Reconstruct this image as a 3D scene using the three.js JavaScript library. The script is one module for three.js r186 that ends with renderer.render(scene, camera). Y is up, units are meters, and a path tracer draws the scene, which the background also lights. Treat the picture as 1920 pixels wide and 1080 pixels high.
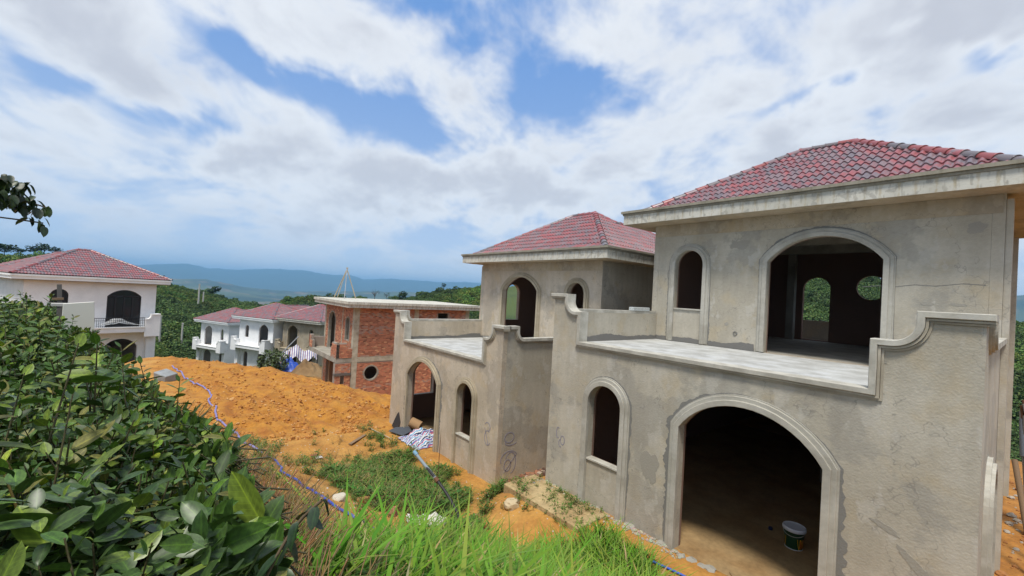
import * as THREE from 'three';
import { mergeGeometries } from 'three/addons/utils/BufferGeometryUtils.js';
import { RoundedBoxGeometry } from 'three/addons/geometries/RoundedBoxGeometry.js';

// ------------------------------------------------------------------ frame of reference
// A runs along the row of villas (away from the viewer), N runs into the villas, h is height above the floor of the nearest villa.
const V3 = (x, y, z) => new THREE.Vector3(x, y, z);
const P = (A, N, h) => V3(-A, h, -N);
const D2R = Math.PI / 180;
const EYE = 4.35;

// ------------------------------------------------------------------ camera, sky, sun, exposure
const scene = new THREE.Scene();
const camera = new THREE.PerspectiveCamera(67.83, 16 / 9, 0.05, 40000);
{
  const yaw = 39.614 * D2R, pitch = 0.825 * D2R, roll = 3.31 * D2R;
  const fw = V3(-Math.cos(yaw) * Math.cos(pitch), Math.sin(pitch), -Math.sin(yaw) * Math.cos(pitch));
  const r0 = V3(Math.sin(yaw), 0, -Math.cos(yaw)), u0 = r0.clone().cross(fw);
  const r = r0.clone().multiplyScalar(Math.cos(roll)).addScaledVector(u0, Math.sin(roll));
  const u = u0.clone().multiplyScalar(Math.cos(roll)).addScaledVector(r0, -Math.sin(roll));
  camera.quaternion.setFromRotationMatrix(new THREE.Matrix4().makeBasis(r, u, fw.clone().negate()));
  camera.position.set(0, EYE, 0);
}
const renderer = new THREE.WebGLRenderer({ antialias: true });
renderer.toneMapping = THREE.LinearToneMapping;
renderer.toneMappingExposure = 2.5;
renderer.shadowMap.enabled = true;
const SKY_STRENGTH = 0.42;
const sun = new THREE.DirectionalLight(new THREE.Color().setRGB(1, 0.95, 0.86), 1.5);
sun.name = 'sun';
sun.position.copy(P(-12, -26, 84));
sun.target.position.copy(P(8, 8, 0));
sun.castShadow = true;
sun.shadow.radius = 20;
sun.shadow.mapSize.set(4096, 4096);
Object.assign(sun.shadow.camera, { left: -90, right: 90, top: 90, bottom: -90, near: 1, far: 300 });
scene.add(sun, sun.target);
scene.fog = new THREE.FogExp2(new THREE.Color().setRGB(0.30, 0.63, 1.0), 0.00013);

// ------------------------------------------------------------------ noise
function rng(seed) { let s = seed | 0; return () => { s = (s + 0x6d2b79f5) | 0; let t = Math.imul(s ^ (s >>> 15), 1 | s); t = (t + Math.imul(t ^ (t >>> 7), 61 | t)) ^ t; return ((t ^ (t >>> 14)) >>> 0) / 4294967296; }; }
const PERM = (() => { const r = rng(77), p = Array.from({ length: 256 }, (_, i) => i); for (let i = 255; i > 0; i--) { const j = Math.floor(r() * (i + 1)); [p[i], p[j]] = [p[j], p[i]]; } const o = new Uint8Array(512); for (let i = 0; i < 512; i++) o[i] = p[i & 255]; return o; })();
const GX = [1, -1, 1, -1, 1.414, -1.414, 0, 0], GY = [1, 1, -1, -1, 0, 0, 1.414, -1.414];
function perlin(x, y, per = 256) {      // gradient noise, repeats every per cells
  const xi = Math.floor(x), yi = Math.floor(y), xf = x - xi, yf = y - yi;
  const m = (a) => ((a % per) + per) % per & 255;
  const x0 = m(xi), x1 = m(xi + 1), y0 = m(yi), y1 = m(yi + 1);
  const u = xf * xf * xf * (xf * (xf * 6 - 15) + 10), v = yf * yf * yf * (yf * (yf * 6 - 15) + 10);
  const g = (a, b, dx, dy) => { const k = PERM[PERM[a] + b] & 7; return GX[k] * dx + GY[k] * dy; };
  const a = g(x0, y0, xf, yf), b = g(x1, y0, xf - 1, yf), c = g(x0, y1, xf, yf - 1), d = g(x1, y1, xf - 1, yf - 1);
  return (a + u * (b - a)) + v * ((c + u * (d - c)) - (a + u * (b - a)));
}
function fbm(x, y, oct = 5, per = 256, gain = 0.5) { let s = 0, a = 1, t = 0; for (let i = 0; i < oct; i++) { s += a * perlin(x + 13.1 * i, y + 7.7 * i, per); t += a; a *= gain; x *= 2; y *= 2; per = Math.min(256, per * 2); } return s / t; }
const sstep = (a, b, x) => { const t = Math.min(1, Math.max(0, (x - a) / (b - a))); return t * t * (3 - 2 * t); };
const mix = (a, b, t) => a + (b - a) * t;
const clamp = (x, a, b) => Math.min(b, Math.max(a, x));
function table(T, x) { if (x <= T[0][0]) return T[0][1]; for (let i = 1; i < T.length; i++) if (x <= T[i][0]) { const [a, b] = T[i - 1], [c, d] = T[i]; return b + (d - b) * (x - a) / (c - a); } return T[T.length - 1][1]; }

// ------------------------------------------------------------------ the sky: blue air with a broken deck of cloud
{
  const W = 3072, H = 1536, data = new Float32Array(W * H * 4);
  // where the deck is open (positive) or thick (negative): azimuth from the A axis, elevation, radii, weight
  const holes = [[6.7,25.2,3.4,1.5,-21.0,0.6],[9.4,23.7,4.6,1.3,-22.0,0.7],[15.9,22.4,4.8,1.6,-15.0,0.75],[23.7,21.3,5.6,3.1,4.0,0.9],[27.6,18.9,3.3,1.8,-3.0,0.7],[-3.2,13.9,1.9,1.2,-13.0,0.75],[-4.8,15.3,2.2,0.9,-26.0,0.5],[-8.9,16.6,2.6,0.9,7.0,0.55],[1.8,15.0,1.8,0.7,5.0,0.5],[43.2,23.9,3.9,2.5,2.0,0.75],[47.3,26.6,2.1,1.5,-1.0,0.5],[53.7,23.6,1.9,1.1,-3.0,0.45],[74.2,21.4,2.8,1.0,14.0,0.8],[77.8,22.7,2.1,0.7,12.0,0.6],[87.9,22.4,1.9,1.0,6.0,0.9],[83.1,26.7,1.6,0.8,-5.0,0.5],[26.2,33.1,3.5,0.8,10.0,0.6],[29.6,29.8,1.5,0.9,8.0,0.45],[38.7,27.3,1.3,2.3,3.0,0.5],[1.9,8.9,3.2,1.2,11.0,0.4],[12.9,4.7,14.8,1.9,4.0,0.3],[-6.5,3.4,5.9,1.3,8.0,0.4],[27.9,8.1,6.1,1.8,5.0,0.6],[41.3,8.7,4.2,1.4,3.0,0.4],[32.2,17.0,2.0,1.0,5.0,0.4],[87.5,26.4,2.2,2.0,-23.0,-0.9],[14.2,11.8,8.7,2.5,3.0,-0.6],[-8.0,12.7,3.7,2.1,18.0,-0.5],[80.0,20.5,5.2,2.0,-5.0,-0.45],[-3.8,20.4,6.5,3.4,-3.0,-0.45],[17.3,28.8,6.7,2.8,-1.0,-0.4],[62.3,29.2,12.4,4.1,-9.0,-0.35],[50.0,17.8,9.2,3.9,-0.0,-0.4],[33.8,13.8,7.6,3.4,5.0,-0.5],[5.0,12.7,5.8,2.2,12.0,-0.3],[72.9,16.4,4.8,2.2,-7.0,-0.2]];
  const zen = [0.125, 0.30, 0.68], hor = [0.68, 0.82, 0.98];
  for (let j = 0; j < H; j++) {
    const el = ((j + 0.5) / H - 0.5) * Math.PI, sy = Math.sin(el), cy = Math.cos(el);
    for (let i = 0; i < W; i++) {
      const o = (j * W + i) * 4;
      data[o + 3] = 1;
      if (el < -0.02) { data[o] = 0.30; data[o + 1] = 0.33; data[o + 2] = 0.34; continue; }
      const az = ((i + 0.5) / W - 0.5) * 2 * Math.PI, X = cy * Math.cos(az), Z = cy * Math.sin(az);
      const A = -X, N = -Z, azd = Math.atan2(N, A) / D2R, eld = el / D2R, y = Math.max(0.0, sy);
      const px = 1.25 * A / (y + 0.34), py = 1.25 * N / (y + 0.34);
      const wx = fbm(px * 1.1 + 3, py * 1.1 + 9, 3), wy = fbm(px * 1.1 + 21, py * 1.1 - 5, 3);
      const big = fbm(px * 0.8 + wx * 0.2 + 40, py * 0.8 + wy * 0.2 + 11, 4), puff = fbm(px * 2.4 + wx * 0.5 + 7, py * 2.4 + wy * 0.5, 7, 256, 0.6), wisp = fbm((px * 0.8 + py * 0.6) * 1.4 + 5, (py * 0.8 - px * 0.6) * 5.5 + wx, 6, 256, 0.58);
      let lay = 0.24;
      const ja = azd + 4.5 * wx + 3.2 * puff, je = eld + 3.5 * wy + 2.6 * wisp;
      for (const [ha, he, ra, re, rot, w] of holes) {
        const da = (ja - ha) * Math.cos(he * D2R), de = je - he;
        const c = Math.cos(rot * D2R), s = Math.sin(rot * D2R), q = ((da * c + de * s) / (ra * 1.15)) ** 2 + ((de * c - da * s) / (re * 1.25)) ** 2;
        if (q < 9) lay -= 0.68 * w * Math.exp(-q);
      }
      const d = lay + 0.5 * big + 1.35 * puff + 0.25 * wisp;
      const cov = Math.pow(sstep(-0.42, 0.42, d), 1.15) * mix(0.62, 1, sstep(0.02, 0.18, y));
      const b = Math.pow(1 - y, 3.4);
      const thick = sstep(0.25, 1.05, d + 0.5 * fbm(px * 1.9 + 60, py * 1.9 - 31, 5, 256, 0.55));
      const lit = 0.06 * puff + 0.07 * fbm(px * 5 + 9, py * 5, 4, 256, 0.6), grey = mix(1.02, 0.72, thick) + lit;
      const cl = [0.775 * grey, 0.81 * grey, 0.87 * (grey * 0.88 + 0.12)];
      for (let c = 0; c < 3; c++) data[o + c] = mix(mix(zen[c], hor[c], b), mix(cl[c], hor[c] * 1.02, 0.4 * b), cov);
    }
  }
  const t = new THREE.DataTexture(data, W, H, THREE.RGBAFormat, THREE.FloatType);
  t.mapping = THREE.EquirectangularReflectionMapping;
  t.magFilter = t.minFilter = THREE.LinearFilter;
  t.needsUpdate = true;
  scene.background = t; scene.environment = t;
  scene.backgroundIntensity = scene.environmentIntensity = SKY_STRENGTH;
}

// ------------------------------------------------------------------ textures and materials
function tex(n, fn, srgb = true, rep = 1) {
  const d = new Uint8Array(n * n * 4);
  for (let j = 0; j < n; j++) for (let i = 0; i < n; i++) {
    const c = fn(i / n, j / n), o = (j * n + i) * 4;
    if (typeof c === 'number') { d[o] = d[o + 1] = d[o + 2] = clamp(c, 0, 1) * 255; } else for (let k = 0; k < 3; k++) d[o + k] = clamp(c[k], 0, 1) * 255;
    d[o + 3] = 255;
  }
  const t = new THREE.DataTexture(d, n, n);
  t.wrapS = t.wrapT = THREE.RepeatWrapping; t.magFilter = t.minFilter = THREE.LinearFilter;
  if (srgb) t.colorSpace = THREE.SRGBColorSpace;
  t.repeat.set(rep, rep); t.needsUpdate = true;
  return t;
}
const lin2s = (x) => (x <= 0.0031308 ? 12.92 * x : 1.055 * Math.pow(x, 1 / 2.4) - 0.055);
const S3 = (c) => c.map(lin2s);
const mix3 = (a, b, t) => [mix(a[0], b[0], t), mix(a[1], b[1], t), mix(a[2], b[2], t)];
// cement render: coarse clouds, warm and grey trowel patches with an edge, faint streaks, pits and hairline cracks
const plasterMap = tex(1024, (u, v) => {
  const a = fbm(u * 5, v * 5, 6, 5), b = fbm(u * 9 + 4, v * 9 + 2, 5, 9), g = fbm(u * 90, v * 90, 3, 90), s = fbm(u * 40, v * 6, 4, 2);
  let c = mix3([0.385, 0.35, 0.28], [0.475, 0.44, 0.365], sstep(-0.35, 0.35, a));
  c = mix3(c, [0.43, 0.36, 0.245], 0.55 * sstep(0.05, 0.4, b));
  c = mix3(c, [0.27, 0.26, 0.235], 0.42 * sstep(0.10, 0.19, fbm(u * 4 + 9, v * 4 + 1, 6, 4, 0.6)));
  c = mix3(c, [0.50, 0.475, 0.42], 0.5 * sstep(0.16, 0.22, fbm(u * 6 + 3, v * 5 + 7, 6, 1, 0.6)));
  const cr = Math.abs(fbm(u * 3 + 5, v * 3 + 8, 6, 3, 0.6)); if (cr < 0.004) c = mix3(c, [0.2, 0.19, 0.17], 0.45);
  const k = 1 + 0.10 * g + 0.10 * s;
  return S3(c.map((x) => x * k));
}, true, 1 / 6.3);
const plasterBump = tex(512, (u, v) => 0.5 + 0.35 * fbm(u * 60, v * 60, 4, 60) + 0.3 * fbm(u * 8, v * 8, 4, 8), false, 1 / 1.7);
const plasterRough = null;
const greyMap = tex(512, (u, v) => { const a = fbm(u * 6, v * 6, 6, 6), g = fbm(u * 60, v * 60, 3, 60), w = sstep(0.05, 0.25, fbm(u * 3 + 4, v * 5, 5, 1)); const c = mix3([0.36, 0.355, 0.33], [0.50, 0.50, 0.475], sstep(-0.4, 0.4, a)); return S3(mix3(c, [0.56, 0.57, 0.57], 0.5 * w).map((x) => x * (1 + 0.12 * g))); }, true, 1 / 3.7);
// poured fascia with lime and rust runs below the drip edge
const fasciaMap = tex(1024, (u, v) => {
  const a = fbm(u * 8, v * 8, 5, 8), run = sstep(0.08, 0.34, fbm(u * 64, v * 16, 5, 16)), yel = sstep(0.14, 0.36, fbm(u * 40 + 7, v * 12 + 5, 5, 4)), blot = sstep(0.2, 0.3, fbm(u * 26, v * 26, 4, 26));
  let c = mix3([0.47, 0.455, 0.395], [0.60, 0.585, 0.52], sstep(-0.4, 0.4, a));
  c = mix3(c, [0.27, 0.25, 0.20], 0.5 * run); c = mix3(c, [0.40, 0.32, 0.18], 0.5 * yel); c = mix3(c, [0.2, 0.19, 0.17], 0.4 * blot);
  return S3(c);
}, true, 1 / 5.1);
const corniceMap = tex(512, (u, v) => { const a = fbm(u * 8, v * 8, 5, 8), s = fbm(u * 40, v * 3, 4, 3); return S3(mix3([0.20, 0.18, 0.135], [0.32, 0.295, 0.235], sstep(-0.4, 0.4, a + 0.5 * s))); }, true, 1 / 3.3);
const whiteMap = tex(512, (u, v) => { const a = fbm(u * 5, v * 5, 5, 5), g = fbm(u * 50, v * 50, 3, 50); return S3(mix3([0.78, 0.79, 0.80], [0.86, 0.865, 0.87], sstep(-0.4, 0.4, a)).map((x) => x * (1 + 0.05 * g))); }, true, 1 / 4.2);
const soilMap = tex(1024, (u, v) => {
  const a = fbm(u * 9, v * 9, 6, 9, 0.6), b = fbm(u * 40, v * 40, 4, 40), c = fbm(u * 4 + 2, v * 4 + 5, 5, 4);
  const k = 0.86 + 0.28 * a + 0.22 * b;
  return S3(mix3([0.94, 0.92, 0.86], [0.80, 0.72, 0.62], sstep(-0.2, 0.35, c)).map((x) => x * k));
}, true, 1 / 3.1);
const soilBump = tex(512, (u, v) => 0.5 + 0.5 * fbm(u * 10, v * 10, 6, 10, 0.6), false, 1 / 1.3);
const tileMap = tex(256, (u, v) => {
  const m = sstep(-0.22, 0.22, fbm(u * 3, v * 3, 4, 3) + 0.3 * fbm(u * 11, v * 11, 3, 11)), g = fbm(u * 40, v * 40, 2, 40);
  return S3(mix3([0.18, 0.142, 0.158], [0.275, 0.09, 0.097], m).map((x) => x * (1 + 0.2 * g)));
}, true);
const std = (o) => new THREE.MeshStandardMaterial({ roughness: 0.9, ...o });
const rgb = (r, g, b) => new THREE.Color().setRGB(r, g, b);
const repeated = (t, rx, ry = rx, ox = 0, oy = 0) => { const c = t.clone(); c.repeat.set(rx, ry); c.offset.set(ox, oy); c.needsUpdate = true; return c; };
const M = {
  plaster: std({ map: plasterMap, bumpMap: plasterBump, bumpScale: 0.006, roughness: 0.93 }),
  plasterB: std({ map: repeated(plasterMap, 1 / 6.3, 1 / 6.3, 0.37, 0.61), bumpMap: plasterBump, bumpScale: 0.006, roughness: 0.93, color: rgb(1.12, 1.05, 1.0) }),
  plasterC: std({ map: repeated(plasterMap, 1 / 6.3, 1 / 6.3, 0.71, 0.18), bumpMap: plasterBump, bumpScale: 0.006, roughness: 0.93 }),
  trim: std({ map: greyMap, bumpMap: plasterBump, bumpScale: 0.003, roughness: 0.88, color: rgb(0.92, 0.88, 0.80) }),
  trimTan: std({ map: greyMap, bumpMap: plasterBump, bumpScale: 0.003, roughness: 0.9, color: rgb(0.88, 0.76, 0.58) }),
  mould: std({ map: greyMap, roughness: 0.9, color: rgb(0.95, 0.86, 0.72) }),
  coping: std({ map: repeated(greyMap, 1 / 2.1), roughness: 0.88, color: rgb(1.0, 0.96, 0.88) }),
  patch: std({ color: rgb(0.32, 0.30, 0.255), roughness: 0.97, bumpMap: plasterBump, bumpScale: 0.006 }),
  smear: std({ color: rgb(0.20, 0.195, 0.18), roughness: 0.97, bumpMap: plasterBump, bumpScale: 0.006 }),
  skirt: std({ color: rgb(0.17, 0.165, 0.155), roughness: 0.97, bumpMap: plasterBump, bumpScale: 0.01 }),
  terrace: std({ map: repeated(greyMap, 1 / 2.9, 1 / 2.9, 0.2, 0.5), roughness: 0.75, color: rgb(1.0, 1.02, 1.05) }),
  slab: std({ map: greyMap, roughness: 0.9, color: rgb(0.72, 0.68, 0.6) }),
  fascia: std({ map: fasciaMap, bumpMap: plasterBump, bumpScale: 0.004 }),
  cornice: std({ map: corniceMap }),
  soffit: std({ map: repeated(plasterMap, 1 / 5.1, 1 / 5.1, 0.1, 0.8), color: rgb(0.98, 0.9, 0.8) }),
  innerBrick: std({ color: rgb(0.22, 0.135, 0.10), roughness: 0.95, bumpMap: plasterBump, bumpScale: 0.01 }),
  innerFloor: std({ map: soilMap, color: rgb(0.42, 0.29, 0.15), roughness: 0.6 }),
  white: std({ map: whiteMap, roughness: 0.8 }),
  whiteTrim: std({ map: whiteMap, roughness: 0.7, color: rgb(1.04, 1.04, 1.03) }),
  greyWall: std({ map: repeated(plasterMap, 1 / 6.3, 1 / 6.3, 0.5, 0.3), color: rgb(0.80, 0.75, 0.68) }),
  dark: std({ color: rgb(0.012, 0.013, 0.015), roughness: 0.5 }),
  frame: std({ color: rgb(0.022, 0.024, 0.028), roughness: 0.35, metalness: 0.3 }),
  steel: std({ color: rgb(0.34, 0.35, 0.36), roughness: 0.5, metalness: 0.6 }),
  rust: std({ color: rgb(0.13, 0.06, 0.03), roughness: 0.85 }),
  wood: std({ color: rgb(0.22, 0.145, 0.085), roughness: 0.85 }),
  woodPale: std({ color: rgb(0.40, 0.34, 0.24), roughness: 0.85 }),
  woodGrey: std({ color: rgb(0.13, 0.12, 0.11), roughness: 0.9 }),
  black: std({ color: rgb(0.018, 0.018, 0.02), roughness: 0.6 }),
  concretePost: std({ color: rgb(0.45, 0.44, 0.41), roughness: 0.9 }),
  blueTarp: std({ color: rgb(0.015, 0.07, 0.42), roughness: 0.45, side: THREE.DoubleSide }),
  sand: std({ map: soilMap, color: rgb(0.30, 0.20, 0.10), bumpMap: soilBump, bumpScale: 0.04 }),
  bark: std({ color: rgb(0.085, 0.062, 0.042), roughness: 0.95 }),
  twig: std({ color: rgb(0.12, 0.085, 0.05), roughness: 0.95 }),
  glass: new THREE.MeshPhysicalMaterial({ color: rgb(0.02, 0.024, 0.028), roughness: 0.08, metalness: 0, specularIntensity: 1 }),
};
const tileMats = Array.from({ length: 10 }, (_, i) => std({ map: repeated(tileMap, 0.5, 0.5, (i * 0.37) % 1, (i * 0.61) % 1), roughness: 0.3, color: [rgb(1.05, 1, 1), rgb(0.92, 0.98, 1), rgb(1.15, 1.0, 1.0), rgb(1, 1, 1), rgb(1.2, 1.1, 1.08)][i % 5] }));
const ridgeMats = [std({ map: repeated(tileMap, 0.4, 0.4, 0.2, 0.1), roughness: 0.3, color: rgb(1.2, 1.05, 1.05) }), std({ color: rgb(0.15, 0.13, 0.14), roughness: 0.3 }), std({ color: rgb(0.27, 0.07, 0.07), roughness: 0.3 })];

// ------------------------------------------------------------------ scene helpers
const used = new Map();
function numbered(name) { const n = used.get(name) ?? 0; used.set(name, n + 1); return n ? name + '_' + String(n).padStart(3, '0') : name; }
function tag(o, label, category, group, kind) { if (label) o.userData.label = label; if (category) o.userData.category = category; if (group) o.userData.group = group; if (kind) o.userData.kind = kind; return o; }
function thing(name, label, category, pos, turn = 0, group) { const g = new THREE.Group(); g.name = numbered(name); if (pos) g.position.copy(pos); g.rotation.y = turn; scene.add(g); return tag(g, label, category, group); }
function add(parent, name, geo, mat, kind) { const m = new THREE.Mesh(geo, mat); m.name = parent === scene ? numbered(name) : name; m.castShadow = m.receiveShadow = true; parent.add(m); if (kind) m.userData.kind = kind; return m; }
function merge(list) { const l = list.map((g) => { const q = g.index ? g.toNonIndexed() : g; for (const k of Object.keys(q.attributes)) if (!['position', 'normal', 'uv', 'color'].includes(k)) q.deleteAttribute(k); if (!q.attributes.uv) q.setAttribute('uv', new THREE.BufferAttribute(new Float32Array(q.attributes.position.count * 2), 2)); return q; }); return mergeGeometries(l); }
// box with corners at the two points, uv in metres, edges a little rounded when r > 0
function boxUV(g) { const p = g.attributes.position, n = g.attributes.normal, u = g.attributes.uv; for (let i = 0; i < p.count; i++) { const ax = Math.abs(n.getX(i)), ay = Math.abs(n.getY(i)), az = Math.abs(n.getZ(i)); if (ay >= ax && ay >= az) u.setXY(i, p.getX(i), p.getZ(i)); else if (ax >= az) u.setXY(i, p.getZ(i), p.getY(i)); else u.setXY(i, p.getX(i), p.getY(i)); } return g; }
function box(x0, y0, z0, x1, y1, z1, r = 0) { const w = Math.abs(x1 - x0), h = Math.abs(y1 - y0), d = Math.abs(z1 - z0); const g = r > 0 ? new RoundedBoxGeometry(w, h, d, 1, Math.min(r, w / 2.1, h / 2.1, d / 2.1)) : new THREE.BoxGeometry(w, h, d); g.translate((x0 + x1) / 2, (y0 + y1) / 2, (z0 + z1) / 2); return boxUV(g); }
function tube(points, r, seg = 24, rad = 7) { return new THREE.TubeGeometry(new THREE.CatmullRomCurve3(points, false, 'centripetal'), seg, r, rad, false); }
function pole(a, b, r0, r1 = r0, n = 8) { const d = b.clone().sub(a), L = d.length(), g = new THREE.CylinderGeometry(r1, r0, L, n, 1); g.applyQuaternion(new THREE.Quaternion().setFromUnitVectors(V3(0, 1, 0), d.normalize())); g.translate((a.x + b.x) / 2, (a.y + b.y) / 2, (a.z + b.z) / 2); return g; }
// outline of an arched opening; a segmental arc of the given rise springs at ys
function arch(cx, w, y0, ys, rise, off = 0, n = 18) {
  const R = (w * w / 4 + rise * rise) / (2 * rise), yc = ys + rise - R, hw = w / 2 + off, Ro = R + off;
  const e = Math.asin(Math.min(1, hw / Ro)), pts = [[cx - hw, y0]];
  for (let i = 0; i <= n; i++) { const t = -e + 2 * e * i / n; pts.push([cx + Ro * Math.sin(t), yc + Ro * Math.cos(t)]); }
  pts.push([cx + hw, y0]);
  return pts;
}
const rect = (x0, y0, x1, y1) => [[x0, y0], [x0, y1], [x1, y1], [x1, y0]];
const circle = (cx, cy, r, n = 28) => Array.from({ length: n }, (_, i) => [cx + r * Math.cos(-i / n * 2 * Math.PI), cy + r * Math.sin(-i / n * 2 * Math.PI)]);
function shapeOf(pts, holes = []) { const s = new THREE.Shape(pts.map(([x, y]) => new THREE.Vector2(x, y))); for (const h of holes) s.holes.push(new THREE.Path(h.map(([x, y]) => new THREE.Vector2(x, y)))); return s; }
// a plate with the outline and openings given, its outer face at z, its thickness t going back (-z)
function plate(pts, holes, z, t, bevel = 0) {
  const g = new THREE.ExtrudeGeometry(shapeOf(pts, holes), bevel ? { depth: t - 2 * bevel, bevelEnabled: true, bevelThickness: bevel, bevelSize: bevel, bevelOffset: -bevel, bevelSegments: 1, steps: 1 } : { depth: t, bevelEnabled: false, steps: 1 });
  g.translate(0, 0, z - t + bevel);
  return boxUV(g);
}
// the same with the plate standing across the front: u runs back into the house (-z), its outer face at x, thickness t going to the side sgn
function sidePlate(pts, holes, x, t, sgn) {
  const g = new THREE.ExtrudeGeometry(shapeOf(pts, holes), { depth: t, bevelEnabled: false, steps: 1 });
  g.rotateY(Math.PI / 2);                 // (u, v, w) -> (w, v, -u)
  g.translate(sgn > 0 ? x : x - t, 0, 0);
  return boxUV(g);
}
// a strip that follows an outline, between the offsets a and b to its inner side (right hand of the way along it)
function offsetPath(path, d) {
  return path.map((p, i) => {
    const a = path[Math.max(0, i - 1)], b = path[Math.min(path.length - 1, i + 1)];
    let n1 = [0, 0], n2 = [0, 0];
    const nor = (s, e) => { const l = Math.hypot(e[0] - s[0], e[1] - s[1]) || 1; return [(e[1] - s[1]) / l, -(e[0] - s[0]) / l]; };
    n1 = i > 0 ? nor(a, p) : nor(p, b); n2 = i < path.length - 1 ? nor(p, b) : n1;
    const k = 1 + n1[0] * n2[0] + n1[1] * n2[1], s = d / Math.max(k, 0.35);
    return [p[0] + (n1[0] + n2[0]) * s, p[1] + (n1[1] + n2[1]) * s];
  });
}
const strip = (path, a, b) => [...offsetPath(path, a), ...offsetPath(path, b).reverse()];
function inPoly(pts, x, y) { let c = false; for (let i = 0, j = pts.length - 1; i < pts.length; j = i++) { const [xi, yi] = pts[i], [xj, yj] = pts[j]; if ((yi > y) !== (yj > y) && x < (xj - xi) * (y - yi) / (yj - yi) + xi) c = !c; } return c; }

// ------------------------------------------------------------------ the lie of the land
const BASE = [[-60, -0.1], [7.3, 0], [9.1, -0.92], [16, -1.02], [17.2, -0.97], [19.5, -0.82], [25, -0.9], [34, -0.85], [45, -1.1]];
const EDGE = [[16.2, 7.7], [19, 7.7], [22.5, 7.0], [26, 5.9], [29, 4.9], [32, 2.8], [34.5, 0.8], [36, -1.5], [38, -6], [40, -30]];
const OUTER = [[16, -1.5], [20, -2.6], [26, -3.9], [37, -3.95], [46, -4.0], [54, -6.8], [62, -7.9], [75, -9.4], [110, -15]];
const TOP = [[0, 2.6], [3, 2.65], [8, 2.45], [14, 2.15], [17, 1.2], [22, -0.6], [28, -1.8], [40, -3.2], [55, -3.6]];
const NL = [[0, 0.7], [1.5, 0.55], [2.9, 0.45], [4.6, 0.15], [6.6, -0.3], [12.6, -1.2], [20, -2.2], [30, -3]];
const NR = [[0, 6.4], [3, 6.4], [6, 6.2], [8, 6.0], [12, 5.2], [16, 3.4], [20, 1.0], [30, 0.2]];
const SOFT = [[1, 0], [12, -1.0], [17.2, -0.95]];
const LEFT_SKY = [[-14, 1.2], [-10.5, 1.28], [-7.1, 1.72], [-3.9, 1.1], [0.9, -0.5], [4.8, -1.53], [6.8, -2.1], [11, -2.9], [15.7, -3.6], [22, -6]];
const RIGHT_SKY = [[3, -6], [8.4, -3.3], [10.2, -2.4], [13.1, -1.4], [16.4, -1.2], [21.1, -1.12], [25.1, -0.95], [26.9, -0.6], [30, 0.4], [34.8, 1.1], [45, 2.4], [66, 4.6], [76, 5.8], [82, 3.6], [86, 1.7], [88.7, 0.6], [92, 0], [110, -1]];
const MID_SKY = [[-16, -0.2], [-2.3, -0.53], [1.3, -0.38], [4, -0.25], [5.7, -0.57], [8.3, -1.02], [12.6, -1.15], [21.7, -0.64], [28.4, -0.4], [60, 1.0], [88.8, 2.35], [92, 2.7], [110, 1.2]];
const FAR_SKY = [[-16, 0.4], [-10.5, 0.28], [-1.9, 0.72], [2.4, 1.27], [4, 0.95], [6.6, 0.94], [10.3, 1.34], [13.7, 1.39], [16.7, 1.06], [18.8, 1.21], [20.6, 0.78], [23.9, 1.09], [27.3, 1.08], [30, 1.04], [33.1, 1.23], [60, 1.3], [110, 1.2]];
function nearHeight(A, N) {
  let h = table(BASE, A);
  if (A > 1 && A < 17 && N < 6.8) h = mix(table(SOFT, A), h, sstep(5, 6.8, N));
  if (A > 16.2) { const out = (N - table(EDGE, A)) * 0.75; h = mix(h, table(OUTER, A), sstep(-0.2, 5.5, out)); }
  const top = table(TOP, Math.max(A, 0)), nl = table(NL, A), q = clamp((N - nl) / (table(NR, A) - nl), 0, 1), t = mix(1 - Math.pow(1 - q, 1.75), sstep(0, 1, q), sstep(4.5, 1.5, A) * 0.6);
  const back = A < 0 ? sstep(0, -6, A) * 0.2 : 0;
  h = mix(Math.max(top, Math.min(h, top)) + back, h, t);
  if (A <= 8 && N > 4.5) h = mix(h, Math.min(h, table(BASE, A)), sstep(4.5, 7, N));
  h -= 9 * sstep(21, 34, N) + 0;                                       // the pad ends behind the villas
  if ((A > 0.45 && A < 7.05 && N > 7.5 && N < 17) || (A > 9.3 && A < 15.9 && N > 7.55 && N < 17)) h -= 0.5;   // dug out under the floors
  h += 0.05 * fbm(A * 0.7, N * 0.7, 4) * sstep(0, 3, Math.hypot(A, N));
  return h;
}
function farHeight(az, r) {
  const yl = 260 * Math.tan(table(LEFT_SKY, az) * D2R) - 2.6, yr = 205 * Math.tan(table(RIGHT_SKY, az) * D2R) - 2.2;
  const ridge = (R, Y, y0) => { const t = (r - 60) / (R - 60); if (t <= 1) return mix(y0, Y, Math.pow(clamp(t, 0, 1), 1.25)); return Y - 0.30 * (r - R) - 0.4 * Math.max(0, Math.min(r - R, 40)); };
  const low = mix(-14, -9, sstep(40, 90, az)), left = sstep(20, 6, az), y0 = mix(low, -8, sstep(2, -8, az));
  let y = Math.max(left > 0.01 ? ridge(260, yl, y0) : -999, ridge(205, yr, mix(-16, -9.5, sstep(30, 80, az))));
  y = Math.max(y, mix(y0, -135, sstep(60, 1100, r)));
  return EYE + y + 1.6 * fbm(az * 0.35, r * 0.02, 4) * sstep(60, 160, r);
}
function groundHeight(A, N) {
  const r = Math.hypot(A, N), az = Math.atan2(N, A) / D2R, k = sstep(62, 90, r);
  return k <= 0 ? nearHeight(A, N) : k >= 1 ? farHeight(az, r) : mix(nearHeight(A, N), farHeight(az, r), k);
}
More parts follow.
